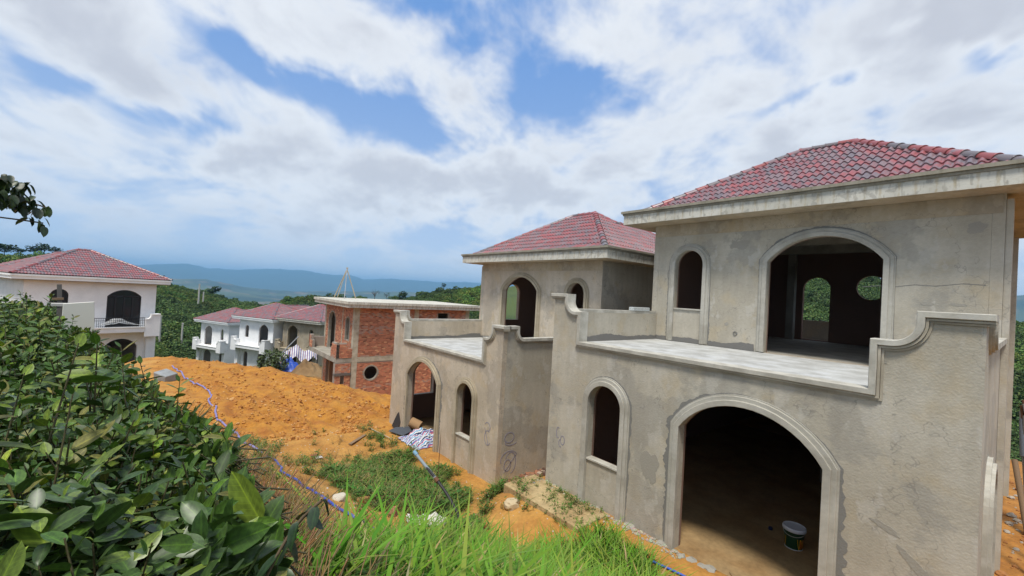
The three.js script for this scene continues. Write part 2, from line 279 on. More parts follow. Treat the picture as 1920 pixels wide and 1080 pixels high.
const rough = (A, N) => {                                             // clods of the graded fill
  const m = sstep(15.6, 17.2, A) * sstep(0.5, 2.5, N + 0.06 * (A - 16)) ;
  return 0.7 * m * (0.30 * Math.pow(Math.abs(fbm(A * 0.9, N * 1.4, 4)), 0.8) + 0.16 * fbm(A * 2.6, N * 3.0, 4) + 0.22 * fbm(A * 0.3, N * 1.7, 3) - 0.12 * sstep(0.12, 0.02, Math.abs(fbm(A * 0.22 + 3, N * 0.8 + 6, 3))));
};
const GRASS_A = [[0.5, 2.7], [1.5, 4.0], [3, 5.3], [4.5, 5.5], [5.5, 5.4], [6.6, 5.0]], GRASS_N = [[0, 4.8], [2, 5.5], [4, 6.6], [6, 6.9]];
const grassMask = (A, N) => clamp(Math.min(table(GRASS_A, N) - A, table(GRASS_N, A) - N) + 0.5 * fbm(A * 1.2, N * 1.2 + 7, 3), -1, 1);   // above 0 on the grassy bank
const weedMask = (A, N) => 1 - Math.hypot((A - 10.0) / 2.7, (N - 5.0) / 1.4) - 1.1 * fbm(A * 1.1, N * 1.1, 4);
const bare = (A, N) => {                                              // how far the soil is grown over at a place
  let g = sstep(-0.3, 0.4, grassMask(A, N)) * (N > 0.3 ? 1 : 0);
  g = Math.max(g, 0.9 * sstep(0.3, -0.8, N + 0.06 * A) * sstep(30, 24, A), 0.85 * sstep(-0.1, 0.35, weedMask(A, N)));
  g = Math.max(g, sstep(34, 44, A) * 0.9, sstep(20.5, 23, N) * 0.9, sstep(-8, -14, A) * 0.8);
  return clamp(g + 0.5 * fbm(A * 0.9, N * 0.9, 4) * (g > 0.02 ? 1 : 0.1), 0, 1);
};
function polar(name, radii, az0, az1, nAz, heightFn, colorFn, mat, uvScale = 1) {
  const pos = [], col = [], uv = [], idx = [], nr = radii.length;
  for (let i = 0; i < nr; i++) for (let j = 0; j <= nAz; j++) {
    const r = radii[i], az = mix(az0, az1, j / nAz), A = r * Math.cos(az * D2R), N = r * Math.sin(az * D2R), h = heightFn(A, N, az, r);
    pos.push(-A, h, -N); uv.push(-A * uvScale, N * uvScale); col.push(...colorFn(A, N, az, r, h));
  }
  for (let i = 0; i < nr - 1; i++) for (let j = 0; j < nAz; j++) { const a = i * (nAz + 1) + j, b = a + 1, c = a + nAz + 1, d = c + 1; idx.push(a, b, c, b, d, c); }
  const g = new THREE.BufferGeometry();
  g.setAttribute('position', new THREE.Float32BufferAttribute(pos, 3)); g.setAttribute('uv', new THREE.Float32BufferAttribute(uv, 2)); g.setAttribute('color', new THREE.Float32BufferAttribute(col, 3));
  g.setIndex(idx); g.computeVertexNormals();
  if (g.attributes.normal.getY(Math.floor(nAz / 2) + nAz * 2) < 0) { for (let i = 0; i < idx.length; i += 3) { const t = idx[i]; idx[i] = idx[i + 1]; idx[i + 1] = t; } g.setIndex(idx); g.computeVertexNormals(); }
  const m = add(scene, name, g, mat); m.userData.kind = 'structure'; return m;
}
const groundMat = std({ vertexColors: true, map: soilMap, bumpMap: soilBump, bumpScale: 0.03, roughness: 0.95 });
const landMat = std({ vertexColors: true, roughness: 1 });
const ORANGE = [0.50, 0.225, 0.03], PALE = [0.56, 0.31, 0.085], RED = [0.36, 0.125, 0.02], GREEN = [0.055, 0.075, 0.02], BROWN = [0.20, 0.11, 0.045];
{
  const rr = [0.02]; for (let r = 0.4; r < 105; r += Math.max(0.12, r * 0.0085)) rr.push(r);
  polar('ground', rr, -180, 180, 900, (A, N) => groundHeight(A, N) + rough(A, N), (A, N, az, r) => {
    const g = bare(A, N), fill = sstep(15.4, 17, A) * sstep(0.2, 2.4, N + 0.06 * (A - 16));
    let c = mix3(PALE, ORANGE, clamp(fill * 0.75 + 0.35 + 0.9 * fbm(A * 0.5 + 3, N * 0.5, 5), 0, 1));
    c = mix3(c, RED, 0.65 * sstep(0.05, 0.35, fbm(A * 0.8 + 9, N * 1.9 + 4, 5)) * (0.25 + 0.75 * fill));
    if (A < 1 && N > 7) c = mix3(c, RED, 0.45);
    c = mix3(c, BROWN, 0.6 * g); c = mix3(c, GREEN, sstep(0.45, 0.9, g));
    if (r > 60) c = mix3(c, GREEN, sstep(60, 75, r));
    return c;
  }, groundMat);
  const hills = []; for (let r = 95; r < 1500; r *= 1.022) hills.push(r);
  const land = (A, N, az, r) => { const n = fbm(A * 0.02, N * 0.02, 5), q = fbm(A * 0.006 + 5, N * 0.006, 4); let c = mix3([0.022, 0.045, 0.012], [0.06, 0.09, 0.02], sstep(-0.2, 0.35, n)); return mix3(c, [0.13, 0.10, 0.045], 0.5 * sstep(0.15, 0.35, q)); };
  polar('hill_terrain', hills, -60, 170, 900, (A, N, az, r) => farHeight(az, r), land, landMat);
  const mids = []; for (let r = 1350; r < 9000; r *= 1.03) mids.push(r);
  polar('valley_hills', mids, -60, 170, 700, (A, N, az, r) => {
    const Y = 5200 * Math.tan(table(MID_SKY, az) * D2R), n = fbm(A * 0.0011, N * 0.0011, 5), n2 = fbm(az * 0.9, 3.3, 4);
    const t = sstep(2300, 5200, r), y = r < 5200 ? mix(-137, Y, t * t) : Y - (r - 5200) * 0.07;
    return EYE + y + (n * 42 - 12) * sstep(1400, 2600, r) * sstep(5200, 4000, r) + n2 * 12 * sstep(4000, 5200, r);
  }, (A, N) => { const n = fbm(A * 0.002, N * 0.002, 5), f = fbm(A * 0.004 + 3, N * 0.004 + 8, 4); let c = mix3([0.02, 0.04, 0.018], [0.06, 0.085, 0.03], sstep(-0.2, 0.3, n)); return mix3(c, [0.22, 0.15, 0.09], 0.6 * sstep(0.14, 0.3, f)); }, landMat);
  const fars = []; for (let r = 7000; r < 15500; r *= 1.02) fars.push(r);
  polar('mountain_range', fars, -60, 170, 900, (A, N, az, r) => {
    const Y = 13000 * Math.tan(table(FAR_SKY, az) * D2R), n = fbm(A * 0.00055, N * 0.00055, 6), t = sstep(7600, 13000, r);
    return EYE + mix(-170, Y, t) * (r < 13000 ? 1 : 1) - Math.max(0, r - 13000) * 0.12 + n * 150 * Math.sin(Math.PI * clamp(t, 0, 1)) + 22 * fbm(az * 1.3, 8.8, 4) * t;
  }, () => [0.035, 0.06, 0.035], landMat);
}

// ------------------------------------------------------------------ roof tiles
const TW = 0.31, TE = 0.36;
function tileGeometry(seg) {
  const pos = [], nor = [], uv = [], L = TE + 0.05, lift = 0.036;
  const prof = (x) => 0.056 * Math.pow(0.5 - 0.5 * Math.cos(2 * Math.PI * x / (TW / 2) + 0.6), 0.85);
  const q = (a, b, c, d) => { for (const [x, y, z] of [a, b, c, a, c, d]) { pos.push(x, y, z); uv.push(x * 1.6, z * 1.3); } };
  for (let i = 0; i < seg; i++) {
    const x0 = TW * i / seg, x1 = TW * (i + 1) / seg, y0 = prof(x0), y1 = prof(x1);
    q([x0, y0 + lift, 0], [x1, y1 + lift, 0], [x1, y1, -L], [x0, y0, -L]);
    q([x0, y0 + lift - 0.03, 0.004], [x1, y1 + lift - 0.03, 0.004], [x1, y1 + lift, 0], [x0, y0 + lift, 0]);
  }
  const g = new THREE.BufferGeometry();
  g.setAttribute('position', new THREE.Float32BufferAttribute(pos, 3)); g.setAttribute('uv', new THREE.Float32BufferAttribute(uv, 2));
  g.computeVertexNormals();
  const n = g.attributes.normal, p = g.attributes.position;              // smooth across the rolls of the top face
  for (let i = 0; i < p.count; i++) if (Math.abs(n.getZ(i)) < 0.8 || n.getY(i) > 0.5) { const x = p.getX(i), e = 0.002, s = (prof(Math.min(TW, x + e)) - prof(Math.max(0, x - e))) / (2 * e), l = Math.hypot(s, 1); if (n.getY(i) > 0.2) n.setXYZ(i, -s / l, 1 / l, 0.06); }
  return g;
}
const tileHi = tileGeometry(14), tileLo = tileGeometry(6);
function clipTile(g, poly, s0, t0) {     // cut a tile along the convex outline poly, given in (s, t) on the slope
  let tris = []; const P0 = g.attributes.position, N0 = g.attributes.normal, U0 = g.attributes.uv;
  for (let i = 0; i < P0.count; i += 3) tris.push([0, 1, 2].map((k) => [P0.getX(i + k), P0.getY(i + k), P0.getZ(i + k), N0.getX(i + k), N0.getY(i + k), N0.getZ(i + k), U0.getX(i + k), U0.getY(i + k)]));
  for (let e = 0; e < poly.length; e++) {
    const [ax, ay] = poly[e], [bx, by] = poly[(e + 1) % poly.length], f = (v) => (bx - ax) * (t0 - v[2] - ay) - (by - ay) * (s0 + v[0] - ax), out = [];
    for (const t of tris) {
      const r = [];
      for (let k = 0; k < t.length; k++) { const a = t[k], b = t[(k + 1) % t.length], fa = f(a), fb = f(b); if (fa >= 0) r.push(a); if ((fa >= 0) !== (fb >= 0)) { const m = fa / (fa - fb); r.push(a.map((x, j) => x + (b[j] - x) * m)); } }
      for (let k = 1; k + 1 < r.length; k++) out.push([r[0], r[k], r[k + 1]]);
    }
    tris = out;
  }
  if (!tris.length) return null;
  const o = new THREE.BufferGeometry(), v = tris.flat();
  o.setAttribute('position', new THREE.Float32BufferAttribute(v.flatMap((q) => q.slice(0, 3)), 3)); o.setAttribute('normal', new THREE.Float32BufferAttribute(v.flatMap((q) => q.slice(3, 6)), 3)); o.setAttribute('uv', new THREE.Float32BufferAttribute(v.flatMap((q) => q.slice(6, 8)), 2));
  return o;
}
// lay tiles on a slope: O eave corner, u along the eave, w level direction up the slope; polys in plan (s along u, t along w)
function layTiles(roof, O, u, w, slope, polys, pick, seed, geo = tileHi) {
  const r = rng(seed), k = Math.hypot(1, slope), up = w.clone().multiplyScalar(1 / k).add(V3(0, slope / k, 0)), nrm = u.clone().cross(up); if (nrm.y < 0) nrm.negate();
  const flip = u.clone().cross(nrm).dot(up.clone().negate()) < 0;       // left-handed: run the tile from its other side
  const X = flip ? u.clone().negate() : u.clone(), rest = tileMats.map(() => []), one = [];
  for (const poly0 of polys) {
    let poly = poly0.map(([s, t]) => [s, t * k]);
    let ar = 0; poly.forEach((q, i) => { const e = poly[(i + 1) % poly.length]; ar += q[0] * e[1] - e[0] * q[1]; }); if (ar < 0) poly = poly.reverse();
    const smin = Math.min(...poly.map((q) => q[0])), smax = Math.max(...poly.map((q) => q[0])), tmax = Math.max(...poly.map((q) => q[1]));
    for (let row = 0; row * TE < tmax; row++) for (let c = Math.floor(smin / TW); c * TW < smax; c++) {
      const s0 = c * TW, t0 = row * TE, inside = (s, t) => poly.every((q, i) => { const e = poly[(i + 1) % poly.length]; return (e[0] - q[0]) * (t - q[1]) - (e[1] - q[1]) * (s - q[0]) >= -1e-6; });
      const cs = [[s0, t0], [s0 + TW, t0], [s0, t0 + TE + 0.05], [s0 + TW, t0 + TE + 0.05]];
      let g = geo, sp = s0;
      const pl = flip ? poly.map(([s, t]) => [-s, t]).reverse() : poly, sl = flip ? -(s0 + TW) : s0;
      if (!cs.every(([s, t]) => inside(s, t))) { g = clipTile(geo, pl, sl, t0); if (!g) continue; }
      const pos = O.clone().addScaledVector(X, sl).addScaledVector(up, t0).addScaledVector(nrm, 0.012 + 0.004 * r());
      const m = new THREE.Matrix4().makeBasis(X, nrm, up.clone().negate()).setPosition(pos);
      one.push({ g, m, mat: Math.floor(r() * tileMats.length), at: pos });
    }
  }
  return one;
}
function roofTiles(roof, tiles, most, eye) {
  tiles.forEach((t) => { t.d = t.at.distanceTo(eye); }); tiles.sort((a, b) => a.d - b.d);
  const rest = tileMats.map(() => []);
  tiles.forEach((t, i) => {
    if (i < most) { const o = add(roof, 'roof_tile', t.g, tileMats[t.mat]); o.matrixAutoUpdate = false; o.matrix.copy(t.m); o.matrix.decompose(o.position, o.quaternion, o.scale); o.matrixAutoUpdate = true; } else rest[t.mat].push(t.g.clone().applyMatrix4(t.m));
  });
  rest.forEach((l, i) => { if (l.length) add(roof, 'tile_field', merge(l), tileMats[i], 'stuff'); });
}
const capGeo = (() => { const g = new THREE.CylinderGeometry(0.095, 0.115, 0.42, 10, 1, true, -Math.PI / 2, Math.PI); g.rotateX(-Math.PI / 2); g.translate(0, -0.02, -0.19); const e = new THREE.TorusGeometry(0.112, 0.012, 5, 10, Math.PI); e.translate(0, -0.02, 0.01); return merge([g, e]); })();
function layCaps(roof, a, b, seed) {
  const r = rng(seed), d = b.clone().sub(a), L = d.length(), n = Math.max(1, Math.round(L / 0.34)); d.normalize();
  const side = d.clone().cross(V3(0, 1, 0)).normalize(), up = side.clone().cross(d);
  for (let i = 0; i < n; i++) { const o = add(roof, 'ridge_tile', capGeo, ridgeMats[Math.floor(r() * 3)]); o.quaternion.setFromRotationMatrix(new THREE.Matrix4().makeBasis(side, up, d.clone().negate())); o.position.copy(a).addScaledVector(d, L * i / n).addScaledVector(up, 0.045); }
}
function polyMesh(pts) { const s = []; for (let i = 1; i + 1 < pts.length; i++) s.push(pts[0], pts[i], pts[i + 1]); const g = new THREE.BufferGeometry().setFromPoints(s); g.computeVertexNormals(); g.setAttribute('uv', new THREE.Float32BufferAttribute(s.flatMap((v) => [v.x, v.z]), 2)); return g; }
const deckMat = std({ color: rgb(0.10, 0.05, 0.045), roughness: 0.9, side: THREE.DoubleSide });

// ------------------------------------------------------------------ the villas with a deep front terrace
function mirrored(g, W) { const q = g.index ? g.toNonIndexed() : g, p = q.attributes.position, n = q.attributes.normal, u = q.attributes.uv; for (let i = 0; i < p.count; i++) { p.setX(i, W - p.getX(i)); n.setX(i, -n.getX(i)); } for (let i = 0; i < p.count; i += 3) for (const a of [p, n, u]) { if (!a) continue; const k = a.itemSize, t = a.array.slice((i + 1) * k, (i + 2) * k); a.array.copyWithin((i + 1) * k, (i + 2) * k, (i + 3) * k); a.array.set(t, (i + 2) * k); } return q; }
function jagged(path, a, lo, hi, seed, z, t = 0.006) {   // a rough band of fresh mortar along an outline
  const r = rng(seed), dense = []; for (let i = 0; i + 1 < path.length; i++) { const [x0, y0] = path[i], [x1, y1] = path[i + 1], L = Math.hypot(x1 - x0, y1 - y0), n = Math.max(1, Math.round(L / 0.035)); for (let k = 0; k < n; k++) dense.push([mix(x0, x1, k / n), mix(y0, y1, k / n)]); } dense.push(path[path.length - 1]);
  const inner = offsetPath(dense, a); let w = 0; const outer = dense.map((p, i) => { w = mix(w, r(), 0.45); const amp = 0.5 + 0.5 * Math.sin(i * 0.045 + seed); const d = a + Math.sign(a || 1) * 0 + (lo + (hi - lo) * w * amp); return d; });
  const o2 = dense.map((p, i) => { const q = offsetPath([dense[Math.max(0, i - 1)], p, dense[Math.min(dense.length - 1, i + 1)]], outer[i]); return q[1]; });
  return plate([...inner, ...o2.reverse()], [], z, t);
}
function makeVilla(o) {
  const W = 6.9, UP = 4.11, t = 0.16, H0 = 3.27, C = 3.38, EV = 6.63, wingW = 4.44, back = 9.77, wing = 11.8;
  const g = thing('villa', o.label, 'house', P(o.aL, o.d, o.h), 0, 'unplastered villas with deep front terraces');
  const F = (geo) => (o.mirror ? mirrored(geo, W) : geo);
  const pl = o.plaster, tr = o.trim;
  const quarter = (cx, cy, R, a0, a1, n = 10) => Array.from({ length: n + 1 }, (_, i) => { const a = mix(a0, a1, i / n) * D2R; return [cx + R * Math.cos(a), cy + R * Math.sin(a)]; });
  // front: outline with scrolled corner pillars
  const top = [[0, 4.43], [0.46, 4.43], [0.46, 4.28], ...quarter(0.70, 4.28, 0.24, 180, 270).slice(1), [0.86, 4.04], [0.86, C], [W - 1.02, C], [W - 1.02, 4.04], ...quarter(W - 0.82, 4.28, 0.24, 270, 360), [W - 0.58, 4.43], [W, 4.43]];
  const winL = arch(1.63, 0.86, 0.92, 2.13, 0.43), doorL = arch(4.36, 2.16, -0.25, 2.17, 0.60);
  add(g, 'facade_wall', F(plate([[0, -0.6], [W, -0.6], ...[...top].reverse()], [winL, arch(4.36, 2.16, -0.02, 2.17, 0.60)], 0, t)), pl);
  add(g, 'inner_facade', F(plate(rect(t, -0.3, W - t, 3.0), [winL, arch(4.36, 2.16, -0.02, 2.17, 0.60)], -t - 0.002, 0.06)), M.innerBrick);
  const moulds = (path, mk, side) => { add(g, 'coping', F(mk(strip(path, -0.004, 0.075), 0.075)), M.coping); add(g, 'moulding', F(mk(strip(path, 0.08, 0.108), 0.05)), M.mould); add(g, 'moulding', F(mk(strip(path, 0.113, 0.138), 0.022)), M.mould); };
  const frontPath = [[-0.075, 4.43], ...top.slice(1, -1), [W + 0.075, 4.43]];
  moulds(frontPath, (s, p) => plate(s, [], p, t + p + (p > 0.06 ? 0.05 : 0.004), p > 0.06 ? 0.008 : 0));
  // sides: scrolled pillar, low parapet, then the upper storey
  const sideTop = [[t + 0.004, 4.43], [0.52, 4.43], [0.52, 4.28], ...quarter(0.72, 4.28, 0.20, 180, 270).slice(1), [UP - 0.004, 4.08]];
  const sideOut = [[t + 0.002, -0.6], [wing, -0.6], [wing, EV], [UP, EV], [UP, 4.08], ...[...sideTop.slice(0, -1)].reverse()];
  const sideWin = arch(1.35, 0.9, 1.0, 1.95, 0.45), sideWinU = arch(UP + 1.75, 0.8, 4.1, 5.4, 0.4);
  add(g, 'side_wall', F(sidePlate(sideOut, [], 0, t, 1)), o.sidePlaster ?? pl);
  const outR = [[t + 0.002, -0.6], [back, -0.6], [back, EV], [UP, EV], [UP, 4.08], ...[...sideTop.slice(0, -1)].reverse()];
  add(g, 'side_wall', F(sidePlate(outR, [sideWin, sideWinU], W, t, -1)), o.sidePlaster ?? pl);
  for (const [x, sgn] of [[0, 1], [W, -1]]) {
    moulds(sideTop, (s, p) => sidePlate(s, [], sgn > 0 ? -p : W + p, t + p + 0.004, sgn));
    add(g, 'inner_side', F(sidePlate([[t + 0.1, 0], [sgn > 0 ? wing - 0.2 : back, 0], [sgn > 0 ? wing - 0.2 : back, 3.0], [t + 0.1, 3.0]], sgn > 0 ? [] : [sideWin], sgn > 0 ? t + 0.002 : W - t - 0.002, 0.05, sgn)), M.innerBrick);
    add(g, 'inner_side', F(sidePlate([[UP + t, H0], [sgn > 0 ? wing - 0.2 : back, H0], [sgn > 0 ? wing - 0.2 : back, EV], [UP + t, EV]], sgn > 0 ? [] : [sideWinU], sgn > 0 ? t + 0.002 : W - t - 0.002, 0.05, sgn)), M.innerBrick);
    add(g, 'inside_parapet', F(sidePlate([[t + 0.006, C], [UP, C], [UP, 3.99], [t + 0.006, 3.99]], [], sgn > 0 ? t + 0.01 : W - t - 0.01, 0.02, sgn)), pl);
  }
  // side window surround and corner pilaster on the side away from the small window
  const sideTrim = (off, p) => sidePlate([...arch(1.35, 0.9, -0.3, 1.95, 0.45, off), ...arch(1.35, 0.9, -0.3, 1.95, 0.45, 0).reverse()], [], W + p, p, -1);
  add(g, 'window_trim', F(merge([sideTrim(0.14, 0.05), sideTrim(0.07, 0.085)])), o.mirror ? tr : M.coping);
  add(g, 'pilaster', F(box(W + 0.003, -0.3, -UP - 0.02, W + 0.09, EV - 0.1, -UP - 0.42)), pl);
  add(g, 'pilaster', F(box(W + 0.003, -0.3, -back + 0.4, W + 0.09, EV - 0.1, -back)), pl);
  // upper front
  const winU = arch(1.12, 0.84, 4.2, 5.45, 0.42), archU = arch(4.2, 2.19, H0 + 0.01, 5.5, 0.56);
  add(g, 'upper_wall', F(plate(rect(t + 0.002, H0 - 0.15, W - t - 0.002, EV), [winU, archU], -UP, t)), pl);
  add(g, 'upper_wall_edge', F(box(0.0, 4.1, -UP + 0.004, t, EV, -UP)), pl);
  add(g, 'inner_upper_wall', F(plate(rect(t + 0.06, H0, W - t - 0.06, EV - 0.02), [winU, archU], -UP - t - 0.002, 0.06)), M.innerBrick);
  add(g, 'wall_beam', F(box(0.03, EV - 0.34, -UP + 0.012, W - 0.03, EV - 0.004, -UP + 0.001)), M.soffit);
  const trims = [[1.63, 0.86, 0.0, 2.13, 0.43, 0], [4.36, 2.16, -0.05, 2.17, 0.60, 0], [1.12, 0.84, H0 + 0.03, 5.45, 0.42, -UP], [4.2, 2.19, H0 + 0.03, 5.5, 0.56, -UP]];
  trims.forEach(([cx, w, y0, ys, rise, z], i) => {
    const ring = (a, b) => [...arch(cx, w, y0, ys, rise, b), ...arch(cx, w, y0, ys, rise, a).reverse()];
    add(g, 'arch_trim', F(merge([plate(ring(-0.012, 0.085), [], z + 0.085, 0.084, 0.006), plate(ring(0.08, 0.15), [], z + 0.05, 0.049, 0.005), plate(ring(0.148, 0.175), [], z + 0.022, 0.021)])), tr);
    if (!o.clean || i === 1) add(g, 'mortar_band', F(jagged(arch(cx, w, y0 + 0.02, ys, rise, 0.17, 40).reverse(), 0, 0.006, i === 1 ? 0.17 : 0.075, 31 + i, z + 0.004, 0.0035)), M.smear);
  });
  for (const [cx, w, y, z] of [[1.63, 0.86, 0.92, 0], [1.12, 0.84, 4.2, -UP]]) add(g, 'sill', F(box(cx - w / 2 + 0.012, y - 0.012, z - t + 0.01, cx + w / 2 - 0.012, y + 0.03, z + 0.035, 0.008)), M.coping);
  // terrace, floors, back wall, inner columns and beams
  add(g, 'terrace_floor', F(box(t + 0.002, 3.24, -t - 0.06, W - t - 0.002, H0 + 0.01, -UP + 0.04)), M.terrace);
  add(g, 'floor_slab', F(box(t + 0.06, 3.02, -t - 0.07, W - t - 0.06, 3.235, -back + 0.1)), M.slab);
  add(g, 'upper_floor', F(box(t + 0.06, 3.24, -UP - 0.001, W - t - 0.06, H0, -back + 0.1)), M.slab);
  add(g, 'wing_floor', F(box(t + 0.06, 3.04, -back + 0.102, wingW, H0, -wing + 0.3)), M.slab);
  add(g, 'ground_floor', F(box(t + 0.01, -0.25, -0.05, W - t - 0.01, -0.01, -back)), M.innerFloor);
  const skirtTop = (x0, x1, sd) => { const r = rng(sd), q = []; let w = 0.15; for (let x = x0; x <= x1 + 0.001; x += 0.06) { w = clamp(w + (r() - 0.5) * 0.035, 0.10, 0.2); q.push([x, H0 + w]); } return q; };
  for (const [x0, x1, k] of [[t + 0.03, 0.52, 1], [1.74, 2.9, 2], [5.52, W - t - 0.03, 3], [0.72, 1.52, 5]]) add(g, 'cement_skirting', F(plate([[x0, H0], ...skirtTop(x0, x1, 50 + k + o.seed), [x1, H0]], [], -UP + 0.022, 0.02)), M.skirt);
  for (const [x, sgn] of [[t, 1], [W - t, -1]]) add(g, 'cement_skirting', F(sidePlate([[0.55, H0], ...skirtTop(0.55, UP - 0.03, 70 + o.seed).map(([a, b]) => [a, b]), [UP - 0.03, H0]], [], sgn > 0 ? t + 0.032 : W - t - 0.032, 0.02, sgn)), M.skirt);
  const bd = arch(W - (6.9 - 2.1) + 0.0, 0.85, H0 + 0.02, 5.1, 0.42, 0), rw = circle(3.72, 5.28, 0.42);
  bd.forEach((p) => { p[0] += 0; });
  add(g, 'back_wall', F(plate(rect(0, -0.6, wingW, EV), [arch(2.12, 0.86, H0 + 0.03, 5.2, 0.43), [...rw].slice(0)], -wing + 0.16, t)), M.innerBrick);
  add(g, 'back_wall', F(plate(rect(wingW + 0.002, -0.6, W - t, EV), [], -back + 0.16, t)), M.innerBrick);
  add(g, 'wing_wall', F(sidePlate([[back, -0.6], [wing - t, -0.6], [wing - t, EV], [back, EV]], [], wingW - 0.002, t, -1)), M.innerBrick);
  add(g, 'column', F(box(1.38, 0, -10.9, 1.62, EV, -11.14)), M.slab);
  add(g, 'column', F(box(3.9, 0, -6.0, 4.15, 3.02, -6.25)), M.slab);
  add(g, 'ceiling_beam', F(box(t + 0.06, EV - 0.4, -6.8, W - t - 0.06, EV - 0.003, -7.0)), M.slab);
  add(g, 'ceiling_beam', F(box(t + 0.06, EV - 0.35, -9.4, W - t - 0.06, EV - 0.003, -9.6)), M.slab);
  // back balcony parapet seen through the rear door
  add(g, 'rear_balcony', F(merge([plate([[0.2, 3.0], [3.4, 3.0], [3.4, 4.25], [3.1, 4.25], [3.1, 4.15], [2.75, 4.0], [0.2, 4.0]].map(([x, y]) => [x, y]), [], -wing - 0.75, 0.14), box(0.2, 3.0, -wing - 0.005, 3.4, H0, -wing - 0.748)])), M.plaster);
  // eaves
  const ring = (e) => [[-e, UP - e], [W + e, UP - e], [W + e, back + e], [wingW + e, back + e], [wingW + e, wing + e], [-e, wing + e]];
  const slab = (e, y0, y1) => { const q = new THREE.ExtrudeGeometry(shapeOf(ring(e)), { depth: y1 - y0, bevelEnabled: false }); q.rotateX(-Math.PI / 2); q.translate(0, y0, 0); return boxUV(q); };
  add(g, 'eaves_slab', F(slab(0.66, EV, EV + 0.05)), M.soffit);
  add(g, 'fascia', F(slab(0.68, EV + 0.002, EV + 0.27)), M.fascia);
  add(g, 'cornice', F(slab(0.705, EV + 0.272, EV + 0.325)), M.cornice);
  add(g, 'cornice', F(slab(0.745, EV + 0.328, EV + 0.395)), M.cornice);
  // tiled hips
  const e = 0.30, y0 = EV + 0.36, s = 0.625, x0 = -e, x1 = W + e, n0 = UP - e, n1 = back + e, T = (n1 - n0) / 2, wv = (wingW + 2 * e) / 2, nw = wing + e;
  const mx = (x) => (o.mirror ? W - x : x), L3 = (x, n, y) => V3(mx(x), y, -n), ux = V3(o.mirror ? -1 : 1, 0, 0);
  const R1 = L3(x0 + T, n0 + T, y0 + s * T), R2 = L3(x1 - T, n0 + T, y0 + s * T), c00 = L3(x0, n0, y0), c10 = L3(x1, n0, y0), c01 = L3(x0, nw, y0), c11 = L3(x1, n1, y0);
  const wr0 = L3(x0 + wv, n1 - wv, y0 + s * wv), wr1 = L3(x0 + wv, nw - wv, y0 + s * wv), wc = L3(x0 + 2 * wv, nw, y0), wi = L3(x0 + 2 * wv, n1, y0);
  const roof = add(g, 'roof', merge([[c00, c10, R2, R1], [c10, c11, R2], [c00, R1, wr0, wr1, c01], [R1, R2, c11, wi, wr0], [wr0, wi, wc, wr1], [c01, wr1, wc]].map(polyMesh)), deckMat);
  const eye = g.worldToLocal.call(g, V3(0, EYE, 0)).sub(g.position), P2 = (a) => a;
  const tiles = [];
  const fr = layTiles(roof, c00, ux, V3(0, 0, -1), s, [[[0, 0], [x1 - x0, 0], [x1 - x0 - T, T], [T, T]]], 0, 5 + o.seed);
  const sd = layTiles(roof, c00, V3(0, 0, -1), ux, s, [[[0, 0], [n1 - wv - n0, 0], [n1 - wv - n0, wv], [T, T]], [[n1 - wv - n0, 0], [nw - n0, 0], [nw - wv - n0, wv], [n1 - wv - n0, wv]]], 0, 6 + o.seed);
  const sr = layTiles(roof, c10, V3(0, 0, -1), ux.clone().negate(), s, [[[0, 0], [n1 - n0, 0], [T, T]]], 0, 7 + o.seed, tileLo);
  const eyeL = V3(0, EYE, 0).sub(g.position);
  if (o.mirror) { roofTiles(roof, [...fr, ...sd], 298, eyeL); roofTiles(roof, sr, 0, eyeL); } else { roofTiles(roof, fr, 298, eyeL); roofTiles(roof, [...sd, ...sr], 0, eyeL); }
  [[c00, R1], [c10, R2], [R1, R2], [c11, R2], [wr0, R1], [wr0, wr1], [c01, wr1], [wc, wr1]].forEach(([a, b], i) => layCaps(roof, a, b, 90 + i + o.seed));
  return g;
}
const villaNear = makeVilla({ aL: 7.2, d: 7.32, h: 0, mirror: false, plaster: M.plaster, trim: M.trim, seed: 1, label: 'large bare cement villa filling the right side, red tiled hip roof' });
{ // trowelled repairs on the near villa: irregular skins of darker cement
  const blob = (cx, cy, rx, ry, z, sd, tilt = 0) => { const c = Math.cos(tilt), q = Math.sin(tilt), pts = Array.from({ length: 40 }, (_, i) => { const a = i / 40 * 2 * Math.PI, k = 0.85 + 0.7 * fbm(Math.cos(a) * 0.9 + sd * 3.7, Math.sin(a) * 0.9 + sd * 1.9, 3) + 0.12 * fbm(Math.cos(a) * 4 + sd, Math.sin(a) * 4, 2), x = Math.cos(a) * rx * k, y = Math.sin(a) * ry * k; return [cx + x * c - y * q, cy + x * q + y * c]; }); return plate(pts, [], z + 0.0035, 0.003); };
  [[5.95, 4.62, 0.10, 0.035, -4.11, 1], [6.35, 4.63, 0.13, 0.03, -4.11, 2], [2.45, 5.95, 0.28, 0.14, -4.11, 3], [0.55, 5.1, 0.10, 0.42, -4.11, 4], [6.55, 6.05, 0.16, 0.12, -4.11, 5], [2.2, 3.9, 0.06, 0.05, -4.11, 9], [6.4, 1.3, 0.30, 0.06, 0, 6, -0.7], [6.1, 1.65, 0.18, 0.05, 0, 7, -0.4], [0.35, 2.0, 0.05, 0.03, 0, 12], [2.72, 1.25, 0.22, 0.3, 0, 13], [5.95, 3.75, 0.12, 0.03, 0, 14]].forEach((b) => add(villaNear, 'mortar_patch', blob(...b), M.patch));
  add(villaNear, 'wall_crack', plate(strip([[4.95, 4.93], [5.2, 4.96], [5.45, 4.94], [5.75, 4.99], [6.05, 4.97], [6.4, 5.02], [6.7, 5.0]], -0.006, 0.006), [], -4.1075, 0.002), M.smear);
  add(villaNear, 'pipe_stub', (() => { const t = new THREE.TorusGeometry(0.045, 0.012, 6, 16); t.translate(2.43, 3.68, -4.1); return t; })(), M.smear);
}
